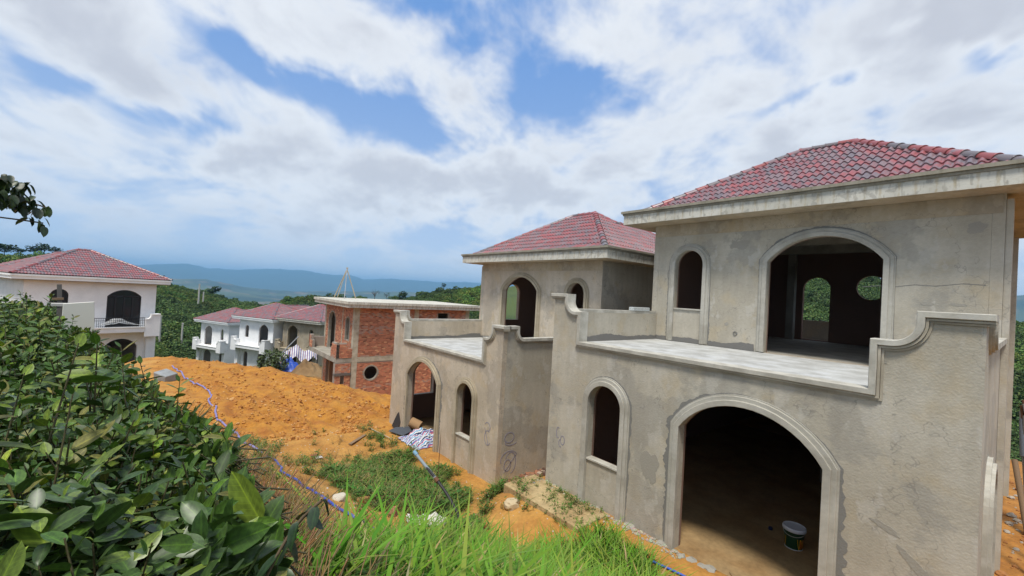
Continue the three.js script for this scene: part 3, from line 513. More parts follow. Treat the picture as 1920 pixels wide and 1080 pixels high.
const villaNext = makeVilla({ aL: 16.05, d: 7.37, h: -0.97, mirror: true, plaster: M.plasterB, sidePlaster: M.plasterC, trim: M.trimTan, clean: true, seed: 2, label: 'bare cement villa in the middle with tan arch trims and clothes in its doorway' });

// ------------------------------------------------------------------ villas with a shallow balcony, farther down the lane
const quarterArc = (cx, cy, R, a0, a1, n = 7) => Array.from({ length: n + 1 }, (_, i) => { const a = mix(a0, a1, i / n) * D2R; return [cx + R * Math.cos(a), cy + R * Math.sin(a)]; });
function makeBalconyVilla(o) {
  const W = o.W ?? 6.5, t = 0.16, H0 = 3.3, EV = 6.65, B = 1.1, D = o.depth ?? 8.6;
  const c = Math.cos(o.ro * D2R), s_ = Math.sin(o.ro * D2R);
  const g = thing(o.name, o.label, 'house', P(o.A0 + W * c, o.N0 - W * s_, o.h - H0), o.ro * D2R, o.group);
  const mir = o.bigLeft, F = (geo) => (mir ? mirrored(geo, W) : geo), pl = o.wall, tr = o.trim, y0 = -1.5;
  const bigU = [4.7, 1.75, H0 + 0.02, 5.55, 0.62], smU = [1.5, 0.72, 4.3, 5.55, 0.36], bigL = [4.7, 1.75, -1.0, 2.0, 0.6], smL = [1.5, 0.8, o.leftHouse ? 0.9 : -1.0, 2.1, 0.3];
  if (o.leftHouse) { bigU[0] = 5.25; bigU[1] = 2.05; bigU[4] = 0.5; bigU[3] = 5.65; smU[0] = 1.7; smU[1] = 0.92; smU[4] = 0.4; smU[3] = 5.7; bigL[0] = 5.2; bigL[1] = 2.0; bigL[3] = 1.8; }
  const holes = [arch(...bigU), arch(...smU), arch(...bigL), arch(...smL)];
  add(g, 'facade_wall', F(plate(rect(0, y0, W, EV), holes, 0, t)), pl);
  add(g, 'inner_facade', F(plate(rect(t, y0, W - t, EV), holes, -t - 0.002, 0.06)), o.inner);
  for (const [x, sg] of [[0, 1], [W, -1]]) {
    const sideHole = o.sideWindows ? [arch(2.6, 1.4, 4.0, 5.3, 0.5)] : [];
    add(g, 'side_wall', F(sidePlate([[t + 0.002, y0], [D, y0], [D, EV], [t + 0.002, EV]], sideHole, x, t, sg)), o.sideWall ?? pl);
  }
  add(g, 'back_wall', F(plate(rect(t, y0, W - t, EV), o.backHoles ?? [], -D + t, t)), pl);
  for (const h of [bigU, smU]) { const ring = (a, b) => [...arch(h[0], h[1], h[2], h[3], h[4], b), ...arch(h[0], h[1], h[2], h[3], h[4], a).reverse()]; if (o.trimRing !== false) add(g, 'arch_trim', F(plate(ring(-0.01, 0.11), [], 0.035, 0.034)), tr); }
  add(g, 'upper_floor', box(t, 3.05, -t, W - t, H0, -D + t), M.slab);
  add(g, 'ground_floor', box(t, -0.4, -t, W - t, -0.1, -D + t), M.innerFloor);
  // balcony
  add(g, 'balcony_slab', F(box(0.02, 2.98, 0.004, W - 0.02, H0, B - 0.12)), o.slabMat ?? tr);
  const hang = 2.62, pw = 0.95, low = 3.95, hi = 4.32;
  const left = [[0, hang], [pw, hang], [pw, low], [0.84, low], ...quarterArc(0.84, low + 0.28, 0.28, 270, 180), [0.56, hi], [0, hi]];
  const L = left, R = left.map(([x, y]) => [W - x, y]).reverse();
  const sidePil = [[-B + 0.145, hang], [-B + 0.6, hang], [-0.02, 3.0], [-0.02, low], [-B + 0.95, low], ...quarterArc(-B + 0.95, low + 0.28, 0.28, 270, 180), [-B + 0.67, hi], [-B + 0.145, hi]];
  for (const [pts, x, sg] of [[L, 0, 1], [R, W, -1]]) {
    if (o.only && o.only !== (sg > 0 ? 'L' : 'R')) { continue; }
    const m = o.pillarMat ? o.pillarMat[sg > 0 ? 0 : 1] : pl;
    add(g, 'pillar', F(merge([plate(pts, [], B, 0.14), sidePlate(sidePil, [], x, 0.14, sg)])), m);
    const topL = pts.filter(([, y]) => y >= low - 0.01), path = sg > 0 ? [...topL].reverse() : [...topL].reverse();
    add(g, 'pillar_coping', F(merge([plate(strip(path, -0.05, 0.02), [], B + 0.05, 0.24), sidePlate(strip([...sidePil.slice(3)].reverse(), -0.05, 0.02), [], sg > 0 ? -0.05 : W + 0.05, 0.24, sg)])), o.copingMat ?? tr);
  }
  add(g, 'balcony_beam', F(box(pw + 0.002, 2.98, B - 0.118, W - pw - 0.002, 3.33, B - 0.02)), pl);
  add(g, 'balcony_coping', F(box(pw + 0.004, 3.334, B - 0.16, W - pw - 0.004, 3.40, B + 0.04)), o.copingMat ?? tr);
  for (const x of [0.3, W - 0.3]) add(g, 'pier', F(box(x - 0.3, y0, 0.004, x + 0.3, hang + 0.3, 0.45)), pl);
  // eaves and roof
  const e = 0.68, slab = (ee, a, b) => box(-ee, a, ee, W + ee, b, -D - ee);
  add(g, 'eaves_slab', slab(e - 0.02, EV, EV + 0.05), o.soffit ?? pl);
  add(g, 'fascia', slab(e, EV + 0.052, EV + 0.26), o.fascia);
  add(g, 'cornice', slab(e + 0.07, EV + 0.262, EV + 0.38), o.fascia);
  const s = 0.50, ry = EV + 0.385, x0 = -e - 0.04, x1 = W + e + 0.04, n0 = -e - 0.04, n1 = D + e + 0.04, wide = x1 - x0, deep = n1 - n0;
  const V = (x, n, y) => V3(x, y, -n);
  const T = o.T ?? Math.min(wide, deep) / 2 - 0.35, nr = n0 + T;
  const R1 = V(x0 + T, nr, ry + s * T), R2 = V(x1 - T, nr, ry + s * T), c0 = V(x0, n0, ry), c1 = V(x1, n0, ry), nb = n0 + 2 * T;
  const b0 = V(x0, nb, ry), b1 = V(x1, nb, ry);
  const list = [[c0, c1, R2, R1], [c1, b1, R2], [c0, R1, b0], [b0, R1, R2, b1]];
  // lower wing behind
  const wv = wide / 2 - 0.6, wa = o.wingLeft ? x0 : x1 - 2 * wv, yw = ry + s * wv * 0.92;
  const w0 = V(wa, nr, ry), w1 = V(wa + 2 * wv, nr, ry), w2 = V(wa + 2 * wv, n1 + 1.5, ry), w3 = V(wa, n1 + 1.5, ry), wr0 = V(wa + wv, nr, yw), wr1 = V(wa + wv, n1 + 1.5 - wv, yw);
  const roof = add(g, 'roof', merge([...list, [w0, wr0, wr1, w3], [w1, w2, wr1, wr0], [w2, w3, wr1]].map(polyMesh)), deckMat);
  const ux = V3(1, 0, 0), uz = V3(0, 0, -1), tl = [];
  tl.push(...layTiles(roof, c0, ux, uz, s, [[[0, 0], [wide, 0], [wide - T, T], [T, T]]], 0, o.seed, tileLo));
  tl.push(...layTiles(roof, c1, uz, ux.clone().negate(), s, [[[0, 0], [2 * T, 0], [T, T]]], 0, o.seed + 1, tileLo), ...layTiles(roof, c0, uz, ux, s, [[[0, 0], [2 * T, 0], [T, T]]], 0, o.seed + 2, tileLo));
  tl.push(...layTiles(roof, V(wa + 2 * wv, nr, ry - 0.02), uz, ux.clone().negate(), s * 0.92, [[[0, 0], [n1 + 1.5 - nr, 0], [n1 + 1.5 - nr - wv, wv], [0, wv]]], 0, o.seed + 3, tileLo), ...layTiles(roof, V(wa, nr, ry - 0.02), uz, ux, s * 0.92, [[[0, 0], [n1 + 1.5 - nr, 0], [n1 + 1.5 - nr - wv, wv], [0, wv]]], 0, o.seed + 4, tileLo));
  roofTiles(roof, tl, 0, V3(0, 0, 0));
  [[c0, R1], [c1, R2], [R1, R2], [b0, R1], [b1, R2], [wr0, wr1]].forEach(([a, b], i) => layCaps(roof, a, b, o.seed + 10 + i));
  o.after?.(g, F, { W, B, H0, bigU, smU, bigL, pw, EV });
  return g;
}
const lane = 'white and grey villas down the lane';
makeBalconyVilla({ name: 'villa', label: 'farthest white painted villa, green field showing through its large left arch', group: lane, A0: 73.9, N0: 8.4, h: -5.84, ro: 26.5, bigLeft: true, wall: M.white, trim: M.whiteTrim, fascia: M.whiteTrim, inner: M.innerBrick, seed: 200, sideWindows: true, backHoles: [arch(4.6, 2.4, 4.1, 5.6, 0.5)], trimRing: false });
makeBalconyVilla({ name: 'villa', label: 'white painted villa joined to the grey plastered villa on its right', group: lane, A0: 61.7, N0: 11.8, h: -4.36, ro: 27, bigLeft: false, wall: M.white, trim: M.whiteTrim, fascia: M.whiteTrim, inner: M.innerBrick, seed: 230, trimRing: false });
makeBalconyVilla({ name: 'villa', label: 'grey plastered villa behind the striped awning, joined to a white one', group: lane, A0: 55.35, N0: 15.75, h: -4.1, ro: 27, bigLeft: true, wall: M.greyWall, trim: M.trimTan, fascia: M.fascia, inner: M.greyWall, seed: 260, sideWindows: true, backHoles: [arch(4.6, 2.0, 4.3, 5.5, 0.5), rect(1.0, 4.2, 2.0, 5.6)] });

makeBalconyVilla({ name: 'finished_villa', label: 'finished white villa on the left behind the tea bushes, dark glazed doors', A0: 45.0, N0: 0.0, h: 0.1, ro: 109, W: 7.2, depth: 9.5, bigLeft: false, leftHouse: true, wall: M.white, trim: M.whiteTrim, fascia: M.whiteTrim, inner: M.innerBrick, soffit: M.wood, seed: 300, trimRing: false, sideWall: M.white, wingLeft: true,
  after(g, F, { W, B, H0, bigU, smU, bigL, pw, EV }) {
    // glazing of the upper doors: frame, mullions and panes
    const [cx, w, yb, ys, rise] = bigU, z = -0.06, dz = 0.06;
    const door = add(g, 'glazed_door', plate([...arch(cx, w, yb, ys, rise, -0.002), ...arch(cx, w, yb, ys, rise, -0.07).reverse()], [], z, dz), M.frame);
    const bars = [box(cx - w / 2 + 0.07, ys - 0.03, z - 0.055, cx + w / 2 - 0.07, ys + 0.06, z - 0.005)];
    for (const k of [-0.5, 0, 0.5]) bars.push(box(cx + k * w / 2 - 0.055, yb, z - 0.054, cx + k * w / 2 + 0.055, ys - 0.032, z - 0.006));
    bars.push(box(cx - w / 2 + 0.07, yb, z - 0.053, cx + w / 2 - 0.07, yb + 0.5, z - 0.02));
    bars.forEach((b) => add(door, 'mullion', b, M.frame));
    for (let k = 0; k < 4; k++) add(door, 'pane', box(cx - w / 2 + k * w / 4 + 0.06, yb + 0.5, z - 0.04, cx - w / 2 + (k + 1) * w / 4 - 0.06, ys - 0.04, z - 0.035), M.glass);
    add(door, 'pane', plate(arch(cx, w - 0.14, ys + 0.06, ys + 0.08, rise - 0.1), [], z - 0.035, 0.005), M.glass);
    const win = add(g, 'window', plate([...arch(smU[0], smU[1], smU[2] - 0.6, smU[3], smU[4], -0.002), ...arch(smU[0], smU[1], smU[2] - 0.6, smU[3], smU[4], -0.06).reverse()], [], z, dz), M.frame);
    add(win, 'pane', plate(arch(smU[0], smU[1] - 0.1, smU[2], smU[3], smU[4] - 0.04), [], z - 0.03, 0.005), M.glass);
    add(win, 'mullion', box(smU[0] - 0.03, smU[2], z - 0.06, smU[0] + 0.03, smU[3] + 0.3, z - 0.01), M.frame);
    // railing
    const rail = add(g, 'railing', merge([box(pw, 4.06, B - 0.09, W - pw, 4.1, B - 0.05), box(pw, 3.88, B - 0.085, W - pw, 3.905, B - 0.055)]), M.frame);
    for (let x = pw + 0.1; x < W - pw; x += 0.115) add(rail, 'baluster', box(x - 0.009, 3.4, B - 0.08, x + 0.009, 4.06, B - 0.062), M.frame);
    // wrapping sheet slumped over the balcony
    const sh = new THREE.PlaneGeometry(2.6, 1.5, 30, 16); sh.rotateX(-Math.PI / 2); const p = sh.attributes.position; for (let i = 0; i < p.count; i++) { const x = p.getX(i), q = p.getZ(i); p.setY(i, 0.55 * Math.exp(-((x + 0.3) ** 2) / 0.5) * Math.exp(-(q * q) / 0.5) + 0.10 * fbm(x * 2.2 + 3, q * 2.2, 4)); p.setZ(i, q * 0.6); } sh.computeVertexNormals(); sh.translate(5.0, 3.52, B - 0.45);
    add(g, 'plastic_sheet', sh, std({ color: rgb(0.5, 0.52, 0.54), roughness: 0.4, side: THREE.DoubleSide, transparent: true, opacity: 0.55 }));
  } });

// ------------------------------------------------------------------ the brick shell with a flat slab
const brickMat = std({ vertexColors: true, roughness: 0.95 }), mortarMat = std({ color: rgb(0.33, 0.29, 0.25), roughness: 1 });
function brickField(outline, holes, seed) {       // running bond with recessed joints, laid in the xy plane, faces at z = 0
  const r = rng(seed), bw = 0.19, bh = 0.078, j = 0.013, xs = outline.map((p) => p[0]), ys = outline.map((p) => p[1]), pos = [], col = [], nor = [], uv = [];
  const x0 = Math.min(...xs), x1 = Math.max(...xs), y0 = Math.min(...ys), y1 = Math.max(...ys);
  let row = 0;
  for (let y = y0 + j; y + bh < y1; y += bh + j, row++) for (let x = x0 - (row % 2) * bw / 2; x < x1; x += bw + j) {
    const a = Math.max(x0, x), b = Math.min(x1, x + bw); if (b - a < 0.04) continue;
    const cx = (a + b) / 2, cy = y + bh / 2; if (!inPoly(outline, cx, cy) || holes.some((h) => inPoly(h, a + 0.02, cy) || inPoly(h, b - 0.02, cy))) continue;
    const k = 0.75 + 0.5 * r(), v = r(), base = v < 0.12 ? [0.58, 0.31, 0.17] : v < 0.22 ? [0.30, 0.12, 0.07] : [0.47, 0.19, 0.108], c = base.map((q) => q * k), d = 0.010 + 0.012 * r();
    const band = perlin(cy * 1.7, 3.3 + seed) > 0.28 ? [0.40, 0.33, 0.28] : null, cc = band && r() < 0.35 ? mix3(c, band, 0.6) : c;
    const q = (A, B, C, D, n) => { for (const p of [A, B, C, A, C, D]) { pos.push(...p); col.push(...cc); nor.push(...n); uv.push(p[0], p[1]); } };
    q([a, y, 0], [b, y, 0], [b, y + bh, 0], [a, y + bh, 0], [0, 0, 1]); q([a, y + bh, 0], [b, y + bh, 0], [b, y + bh, -d], [a, y + bh, -d], [0, 1, 0]); q([a, y, -d], [b, y, -d], [b, y, 0], [a, y, 0], [0, -1, 0]); q([b, y, 0], [b, y, -d], [b, y + bh, -d], [b, y + bh, 0], [1, 0, 0]); q([a, y, -d], [a, y, 0], [a, y + bh, 0], [a, y + bh, -d], [-1, 0, 0]);
  }
  const g = new THREE.BufferGeometry(); g.setAttribute('position', new THREE.Float32BufferAttribute(pos, 3)); g.setAttribute('normal', new THREE.Float32BufferAttribute(nor, 3)); g.setAttribute('uv', new THREE.Float32BufferAttribute(uv, 2)); g.setAttribute('color', new THREE.Float32BufferAttribute(col, 3));
  return g;
}
{
  const W = 6.45, H0 = 3.35, EV = 6.75, B = 1.07, D = 9.2, g = thing('brick_villa', 'unfinished red brick villa shell with flat concrete roof slab', 'house', P(35.4, 10.36, -3.9));
  const face = (name, pts, holes, seed, place) => { const wall = add(g, name, place(plate(pts, holes, -0.012, 0.19)), mortarMat); add(wall, 'bricks', place(brickField(pts, holes, seed)), brickMat, 'stuff'); };
  const right = (q) => { q.rotateY(Math.PI / 2); q.translate(W, 0, 0); return q; };
  const bigU = arch(1.8, 1.55, H0 + 0.02, 5.55, 0.62), smU = arch(5.2, 0.74, 4.4, 5.62, 0.37);
  face('facade_wall', rect(0.3, H0, W - 0.3, EV - 0.0), [bigU, smU], 11, (q) => { q.translate(0, 0, -0.004); return q; });
  for (const h of [[1.8, 1.55, H0 + 0.02, 5.55, 0.62], [5.2, 0.74, 4.4, 5.62, 0.37]]) add(g, 'cement_arch', plate([...arch(h[0], h[1], h[2], h[3], h[4], 0.07), ...arch(h[0], h[1], h[2], h[3], h[4], -0.02).reverse()], [], 0.02, 0.2), M.slab);
  face('facade_wall', rect(0.3, -0.6, W - 0.3, H0 - 0.3), [rect(0.9, -0.6, 2.9, 2.4), rect(4.3, -0.6, 5.2, 2.3)], 12, (q) => { q.translate(0, 0, -0.004); return q; });
  // side wall on the right: x in the drawing runs from the front backwards
  const rw = circle(1.36, 2.25, 0.47);
  face('side_wall', rect(0.36, -0.6, D, H0 - 0.32), [rw], 13, right);
  face('side_wall', rect(0.36, H0 + 0.03, D, EV), [rect(6.4, 5.7, 7.3, 6.45)], 14, right);
  add(g, 'round_window_ring', right(plate(circle(1.36, 2.25, 0.55), [circle(1.36, 2.25, 0.46)], 0.012, 0.2)), M.slab);
  const col = std({ map: repeated(greyMap, 0.4), color: rgb(0.95, 0.88, 0.72) });
  for (const z of [0.008, -4.4, -D + 0.3]) add(g, 'column', box(W - 0.32, -0.6, z, W + 0.015, EV, z - 0.36), col);
  add(g, 'column', box(-0.01, -0.6, 0.008, 0.3, EV, -0.3), col);
  add(g, 'column', box(4.04, H0, 0.012, 4.18, EV, -0.15), col);
  add(g, 'floor_beam', box(W - 0.25, H0 - 0.31, -0.362, W + 0.02, H0 + 0.02, -D), col);
  add(g, 'side_wall', box(0, -0.6, -0.31, 0.18, EV, -D), mortarMat);
  add(g, 'back_wall', box(0.181, -0.6, -D + 0.2, W - 0.33, EV, -D), mortarMat);
  add(g, 'floor_slab', box(0.02, H0 - 0.3, B, W - 0.02, H0, -D + 0.2), M.slab);
  // stepped parapets at the balcony corners
  const par = (pts, seed, place, n) => face(n, pts, [], seed, place);
  par([[W - 1.12, H0], [W, H0], [W, 4.35], [W - 0.95, 4.35], [W - 0.95, 4.0], [W - 1.12, 4.0]], 15, (q) => { q.translate(0, 0, B); return q; }, 'parapet');
  par([[0.02, H0], [B - 0.01, H0], [B - 0.01, 3.98], [0.68, 3.98], [0.68, 4.35], [0.02, 4.35]], 16, (q) => { q.rotateY(Math.PI / 2); q.translate(W, 0, B); return q; }, 'parapet');
  par([[0, H0], [0.8, H0], [0.8, 3.9], [0.5, 3.9], [0.5, 4.3], [0, 4.3]], 17, (q) => { q.translate(0, 0, B); return q; }, 'parapet');
  add(g, 'parapet', box(0.0, H0, 0.02, 0.16, 4.1, B - 0.2), mortarMat);
  // brick return and lintel under the balcony
  par([[0.0, 2.35], [B - 0.05, 2.35], [B - 0.05, H0 - 0.32], [0.0, H0 - 0.32]], 18, (q) => { q.rotateY(Math.PI / 2); q.translate(W, 0, B); return q; }, 'side_wall');
  par([[0.62, -0.6], [B - 0.05, -0.6], [B - 0.05, 2.2], [0.62, 2.2]], 19, (q) => { q.rotateY(Math.PI / 2); q.translate(W, 0, B); return q; }, 'side_wall');
  par([[0, -0.6], [0.36, -0.6], [0.36, 2.2], [0, 2.2]], 20, (q) => { q.rotateY(Math.PI / 2); q.translate(W, 0, B); return q; }, 'side_wall');
  add(g, 'lintel', box(W - 0.19, 2.2, B + 0.06, W + 0.05, 2.33, 0.02), M.woodGrey);
  add(g, 'pier', box(W - 0.4, -0.6, B, W - 0.192, 2.98, B - 0.4), mortarMat);
  add(g, 'pier', box(2.7, -0.6, 0.35, 2.95, 3.04, 0.05), M.wood);
  const slab = (e, a, b) => box(-e, a, e, W + e, b, -D - e);
  add(g, 'roof_slab', slab(0.68, EV + 0.002, EV + 0.22), M.fascia);
  add(g, 'roof_slab_edge', slab(0.75, EV + 0.222, EV + 0.40), M.fascia);
}
{ // poles of a hoist on the brick shell's slab
  const g = thing('hoist_tripod', 'hoist tripod of thin poles standing on the flat slab of the brick shell', 'tripod', P(35.0, 11.4, 3.25));
  const top = V3(0.0, 2.35, -0.3);
  [[-0.75, 0.35, M.woodPale, 0.05], [0.95, 0.1, M.steel, 0.035], [0.35, -1.0, M.woodPale, 0.045], [0.15, 0.4, M.woodPale, 0.03]].forEach(([x, z, m, r]) => add(g, 'pole', pole(V3(x, 0.0, z), top.clone().add(V3(-x * 0.06, 0.12, -z * 0.06)), r, r * 0.8), m));
}

// ------------------------------------------------------------------ plants
const leafTex = tex(128, (u, v) => {        // leaf blade: pale midrib and side veins, mottled green
  const x = Math.abs(u - 0.5) * 2, vein = Math.abs(((v * 9 - x * 1.6) % 1 + 1) % 1 - 0.5), rib = sstep(0.07, 0.02, x), vn = sstep(0.10, 0.02, vein) * 0.35 * sstep(1, 0.4, x);
  const n = 0.9 + 0.35 * fbm(u * 5, v * 5, 4, 5);
  return mix3([0.80 * n, 0.82 * n, 0.80 * n], [1, 1, 0.8], 0.75 * rib + vn);
});
function leafBlade(len, wid, fold, curl, seg = 6) {      // a folded, arched blade lying along +z, its face up
  const pos = [], uv = [], idx = [];
  for (let i = 0; i <= seg; i++) {
    const t = i / seg, w = wid * 0.5 * Math.pow(Math.sin(Math.PI * Math.pow(t, 0.86)), 0.62) + (i === 0 ? wid * 0.03 : 0), z = len * (t - curl * 0.12 * t * t), y = -curl * len * 0.28 * t * t + 0.02 * len * Math.sin(t * 9) * curl;
    pos.push(-w, y + fold * w, z, 0, y, z, w, y + fold * w, z); uv.push(0.5 - 0.5 * w / (wid * 0.5 + 1e-6), t, 0.5, t, 0.5 + 0.5 * w / (wid * 0.5 + 1e-6), t);
  }
  for (let i = 0; i < seg; i++) { const a = i * 3; idx.push(a, a + 3, a + 1, a + 1, a + 3, a + 4, a + 1, a + 4, a + 2, a + 2, a + 4, a + 5); }
  const g = new THREE.BufferGeometry(); g.setAttribute('position', new THREE.Float32BufferAttribute(pos, 3)); g.setAttribute('uv', new THREE.Float32BufferAttribute(uv, 2)); g.setIndex(idx); g.computeVertexNormals();
  const q = g.toNonIndexed(); return q;
}
function tint(g, c) { const n = g.attributes.position.count, a = new Float32Array(n * 3); for (let i = 0; i < n; i++) a.set(c, i * 3); g.setAttribute('color', new THREE.BufferAttribute(a, 3)); return g; }
const leafMat = new THREE.MeshPhysicalMaterial({ vertexColors: true, map: leafTex, roughness: 0.48, specularIntensity: 0.6, side: THREE.DoubleSide, transmission: 0.22, thickness: 0 });
const grassMat = new THREE.MeshPhysicalMaterial({ vertexColors: true, roughness: 0.65, specularIntensity: 0.4, side: THREE.DoubleSide, transmission: 0.2, thickness: 0 });
const dryMat = std({ vertexColors: true, roughness: 0.95, side: THREE.DoubleSide });
const farLeafMat = std({ vertexColors: true, roughness: 0.9, side: THREE.DoubleSide });
const TEA = [[0.085, 0.18, 0.03], [0.055, 0.12, 0.026], [0.13, 0.25, 0.034], [0.105, 0.19, 0.05], [0.26, 0.36, 0.05], [0.08, 0.15, 0.034]];
const teaColor = (r) => { const v = r(); const c = v < 0.03 ? [0.30, 0.28, 0.07] : v < 0.05 ? [0.30, 0.20, 0.15] : TEA[Math.floor(r() * TEA.length)], k = 0.75 + 0.6 * r(); return c.map((x) => x * k); };
const BLADES = [leafBlade(1, 0.46, 0.35, 0.7), leafBlade(1, 0.52, 0.2, 0.3), leafBlade(1, 0.42, 0.5, 1.1), leafBlade(1, 0.50, 0.3, -0.4)];
// leaves of one shoot as {geometry, matrix, colour}
function shootLeaves(r, n, len) {
  const out = [], H = 0.16;
  for (let i = 0; i < n; i++) {
    const t = (i + 0.4) / n, az = i * 2.4 + r() * 0.8, pitch = mix(0.15, 1.0, t * t) + (r() - 0.5) * 0.5, L = len * mix(1.15, 0.55, t) * (0.6 + 0.75 * r());
    const m = new THREE.Matrix4().makeRotationY(az).multiply(new THREE.Matrix4().makeRotationX(-pitch)).multiply(new THREE.Matrix4().makeRotationZ((r() - 0.5) * 0.9)).multiply(new THREE.Matrix4().makeScale(L, L, L));
    m.setPosition(Math.sin(az) * 0.004, H * t, Math.cos(az) * 0.004);
    out.push({ blade: Math.floor(r() * BLADES.length), m, c: teaColor(r) });
  }
  return out;
}
const shootProto = Array.from({ length: 6 }, (_, i) => { const r = rng(400 + i), l = shootLeaves(r, 8, 0.082); return merge([...l.map((q) => tint(BLADES[q.blade].clone().applyMatrix4(q.m), q.c)), tint(pole(V3(0, -0.22, 0), V3(0, 0.16, 0), 0.004, 0.002, 4), [0.17, 0.14, 0.07])]); });
function instanced(parent, name, geo, mat, list, kind = 'stuff') {
  const m = new THREE.InstancedMesh(geo, mat, list.length); m.name = parent === scene ? numbered(name) : name;
  const q = new THREE.Matrix4(), e = new THREE.Euler(), qt = new THREE.Quaternion();
  list.forEach((o, i) => { qt.setFromEuler(e.set(o.rx ?? 0, o.ry ?? 0, o.rz ?? 0, 'YXZ')); q.compose(o.p, qt, o.s3 ?? V3(o.s, o.s, o.s)); m.setMatrixAt(i, q); if (o.c) m.setColorAt(i, rgb(...o.c)); });
  m.castShadow = m.receiveShadow = true; m.userData.kind = kind; parent.add(m); return m;
}
const TEA_EDGE = [[0, 0.08], [0.9, 0.13], [1.6, 0.24], [2.9, 0.33], [4.6, 0.04], [6.6, -0.42], [12.6, -1.35], [18, -2.4]];
const TEA_TOP = [[0.4, -0.40], [0.8, -0.44], [2, -0.60], [3.2, -0.72], [14, -0.80], [18, -1.0]];
const teaTop = (A, N) => EYE + table(TEA_TOP, A) + 0.22 * fbm(A * 1.1 + 4, N * 1.3, 4) - 0.30 * sstep(0.42, 0, table(TEA_EDGE, A) - N);
{
  const bushes = [
    { label: 'nearest tea bush with large glossy leaves in the bottom left corner', A0: 0.5, A1: 1.75, n: 0.10, leaves: 290 },
    { label: 'tea bush just behind the nearest one, reaching toward the blue hose', A0: 1.75, A1: 3.6, n: 0.075 },
    { label: 'middle tea bush at the left, in front of the white board', A0: 3.6, A1: 7.2, n: 0.085 },
    { label: 'farther tea bush on the left below the finished white villa', A0: 7.2, A1: 11.2, n: 0.11 },
    { label: 'last tea bush at the left edge beyond the white board', A0: 11.2, A1: 16.5, n: 0.14 }];
  bushes.forEach((b, bi) => {
    const r = rng(523 + bi), Am = (b.A0 + b.A1) / 2, g = thing('tea_bush', b.label, 'tea bush', P(Am, table(TEA_EDGE, Am) - 0.6, nearHeight(Am, table(TEA_EDGE, Am) - 0.6)), 0, 'tea bushes on the bank');
    const org = g.position, shoots = [];
    const step = b.n;
    for (let A = b.A0; A < b.A1; A += step) {
      const e = table(TEA_EDGE, A), n0 = Math.max(-0.26 * A - 1.0, -5);
      for (let N = n0; N < e; N += step) {
        const a = A + (r() - 0.5) * step, n = N + (r() - 0.5) * step, top = teaTop(a, n);
        if (bi >= 3 && Math.hypot(a - 10, n + 1.15) < 0.5) continue;
        for (let k = 0; k < 2; k++) shoots.push({ p: V3(-a, top - 0.16 - k * 0.16 - r() * 0.08, -n), ry: r() * 6.3, rx: (r() - 0.5) * 0.9, rz: (r() - 0.5) * 0.9, s: (0.7 + 0.7 * r() * r() + (r() < 0.05 ? 0.5 : 0)) * (bi > 2 ? 1.25 : 1.1), a, n }); if (r() < 0.03) shoots.push({ p: V3(-a, top + 0.02 + 0.1 * r(), -n), ry: r() * 6.3, rx: (r() - 0.5) * 0.6, rz: (r() - 0.5) * 0.6, s: 0.9 + 0.5 * r(), a, n });
      }
      for (let y = 0; y < 0.95; y += step * 0.9) { const a = A + (r() - 0.5) * step, n = e + 0.02 + 0.10 * Math.sin(y * 2) + 0.12 * (r() - 0.5); shoots.push({ p: V3(-a, teaTop(a, e - 0.3) - 0.22 - y, -n), ry: Math.PI + (r() - 0.5) * 2, rx: -0.9 + (r() - 0.5) * 0.9, s: 0.8 + 0.5 * r(), a, n }); }
      if (bi === 0) continue;
    }
    if (bi === 0) for (let n = -0.9; n < 0.3; n += step) for (let y = 0; y < 0.7; y += step) shoots.push({ p: V3(-b.A0 - 0.02, teaTop(b.A0, n) - 0.25 - y, -n), ry: r() * 6.3, rx: (r() - 0.5) * 1.2, s: 0.9 + 0.4 * r(), a: b.A0, n });
    shoots.forEach((s) => { s.p.sub(org); s.k = 0.8 + 0.5 * r(); s.c = r() < 0.06 ? [2.0, 1.7, 1.1] : [s.k, s.k, s.k]; s.d = s.p.clone().add(org).distanceTo(camera.position); });
    const near = [];
    if (b.leaves) {     // the leaves one can pick out: the ones nearest the camera inside its view
      const inView = (s) => { const v = s.p.clone().add(org).applyMatrix4(new THREE.Matrix4().compose(camera.position, camera.quaternion, V3(1, 1, 1)).invert()); return v.z < -0.25 && Math.abs(v.x / v.z) < 1.22 && Math.abs(v.y / v.z) < 0.72 && s.d > 0.55; };
      shoots.filter(inView).sort((x, y) => x.d - y.d).slice(0, Math.floor(b.leaves / 7)).forEach((s) => { s.near = true; near.push(s); });
    }
    const list = [[], [], [], [], [], []]; shoots.filter((s) => !s.near && s.d > 0.5).forEach((s) => list[Math.floor(r() * 6)].push(s));
    list.forEach((l, i) => l.length && instanced(g, 'foliage', shootProto[i], leafMat, l));
    const leafMats = TEA.map((c, i) => new THREE.MeshPhysicalMaterial({ map: leafTex, color: rgb(c[0] * 1.15, c[1] * 1.15, c[2] * 1.15), roughness: 0.4, specularIntensity: 0.9, side: THREE.DoubleSide, transmission: 0.22, thickness: 0 }));
    near.forEach((s) => {
      const M0 = new THREE.Matrix4().compose(s.p, new THREE.Quaternion().setFromEuler(new THREE.Euler(s.rx ?? 0, s.ry, s.rz ?? 0, 'YXZ')), V3(s.s, s.s, s.s));
      shootLeaves(r, 7, 0.108).forEach((q) => { const o = add(g, 'leaf', BLADES[q.blade], leafMats[Math.floor(r() * 6)]); M0.clone().multiply(q.m).decompose(o.position, o.quaternion, o.scale); });
    });
    // woody stems
    const stems = [];
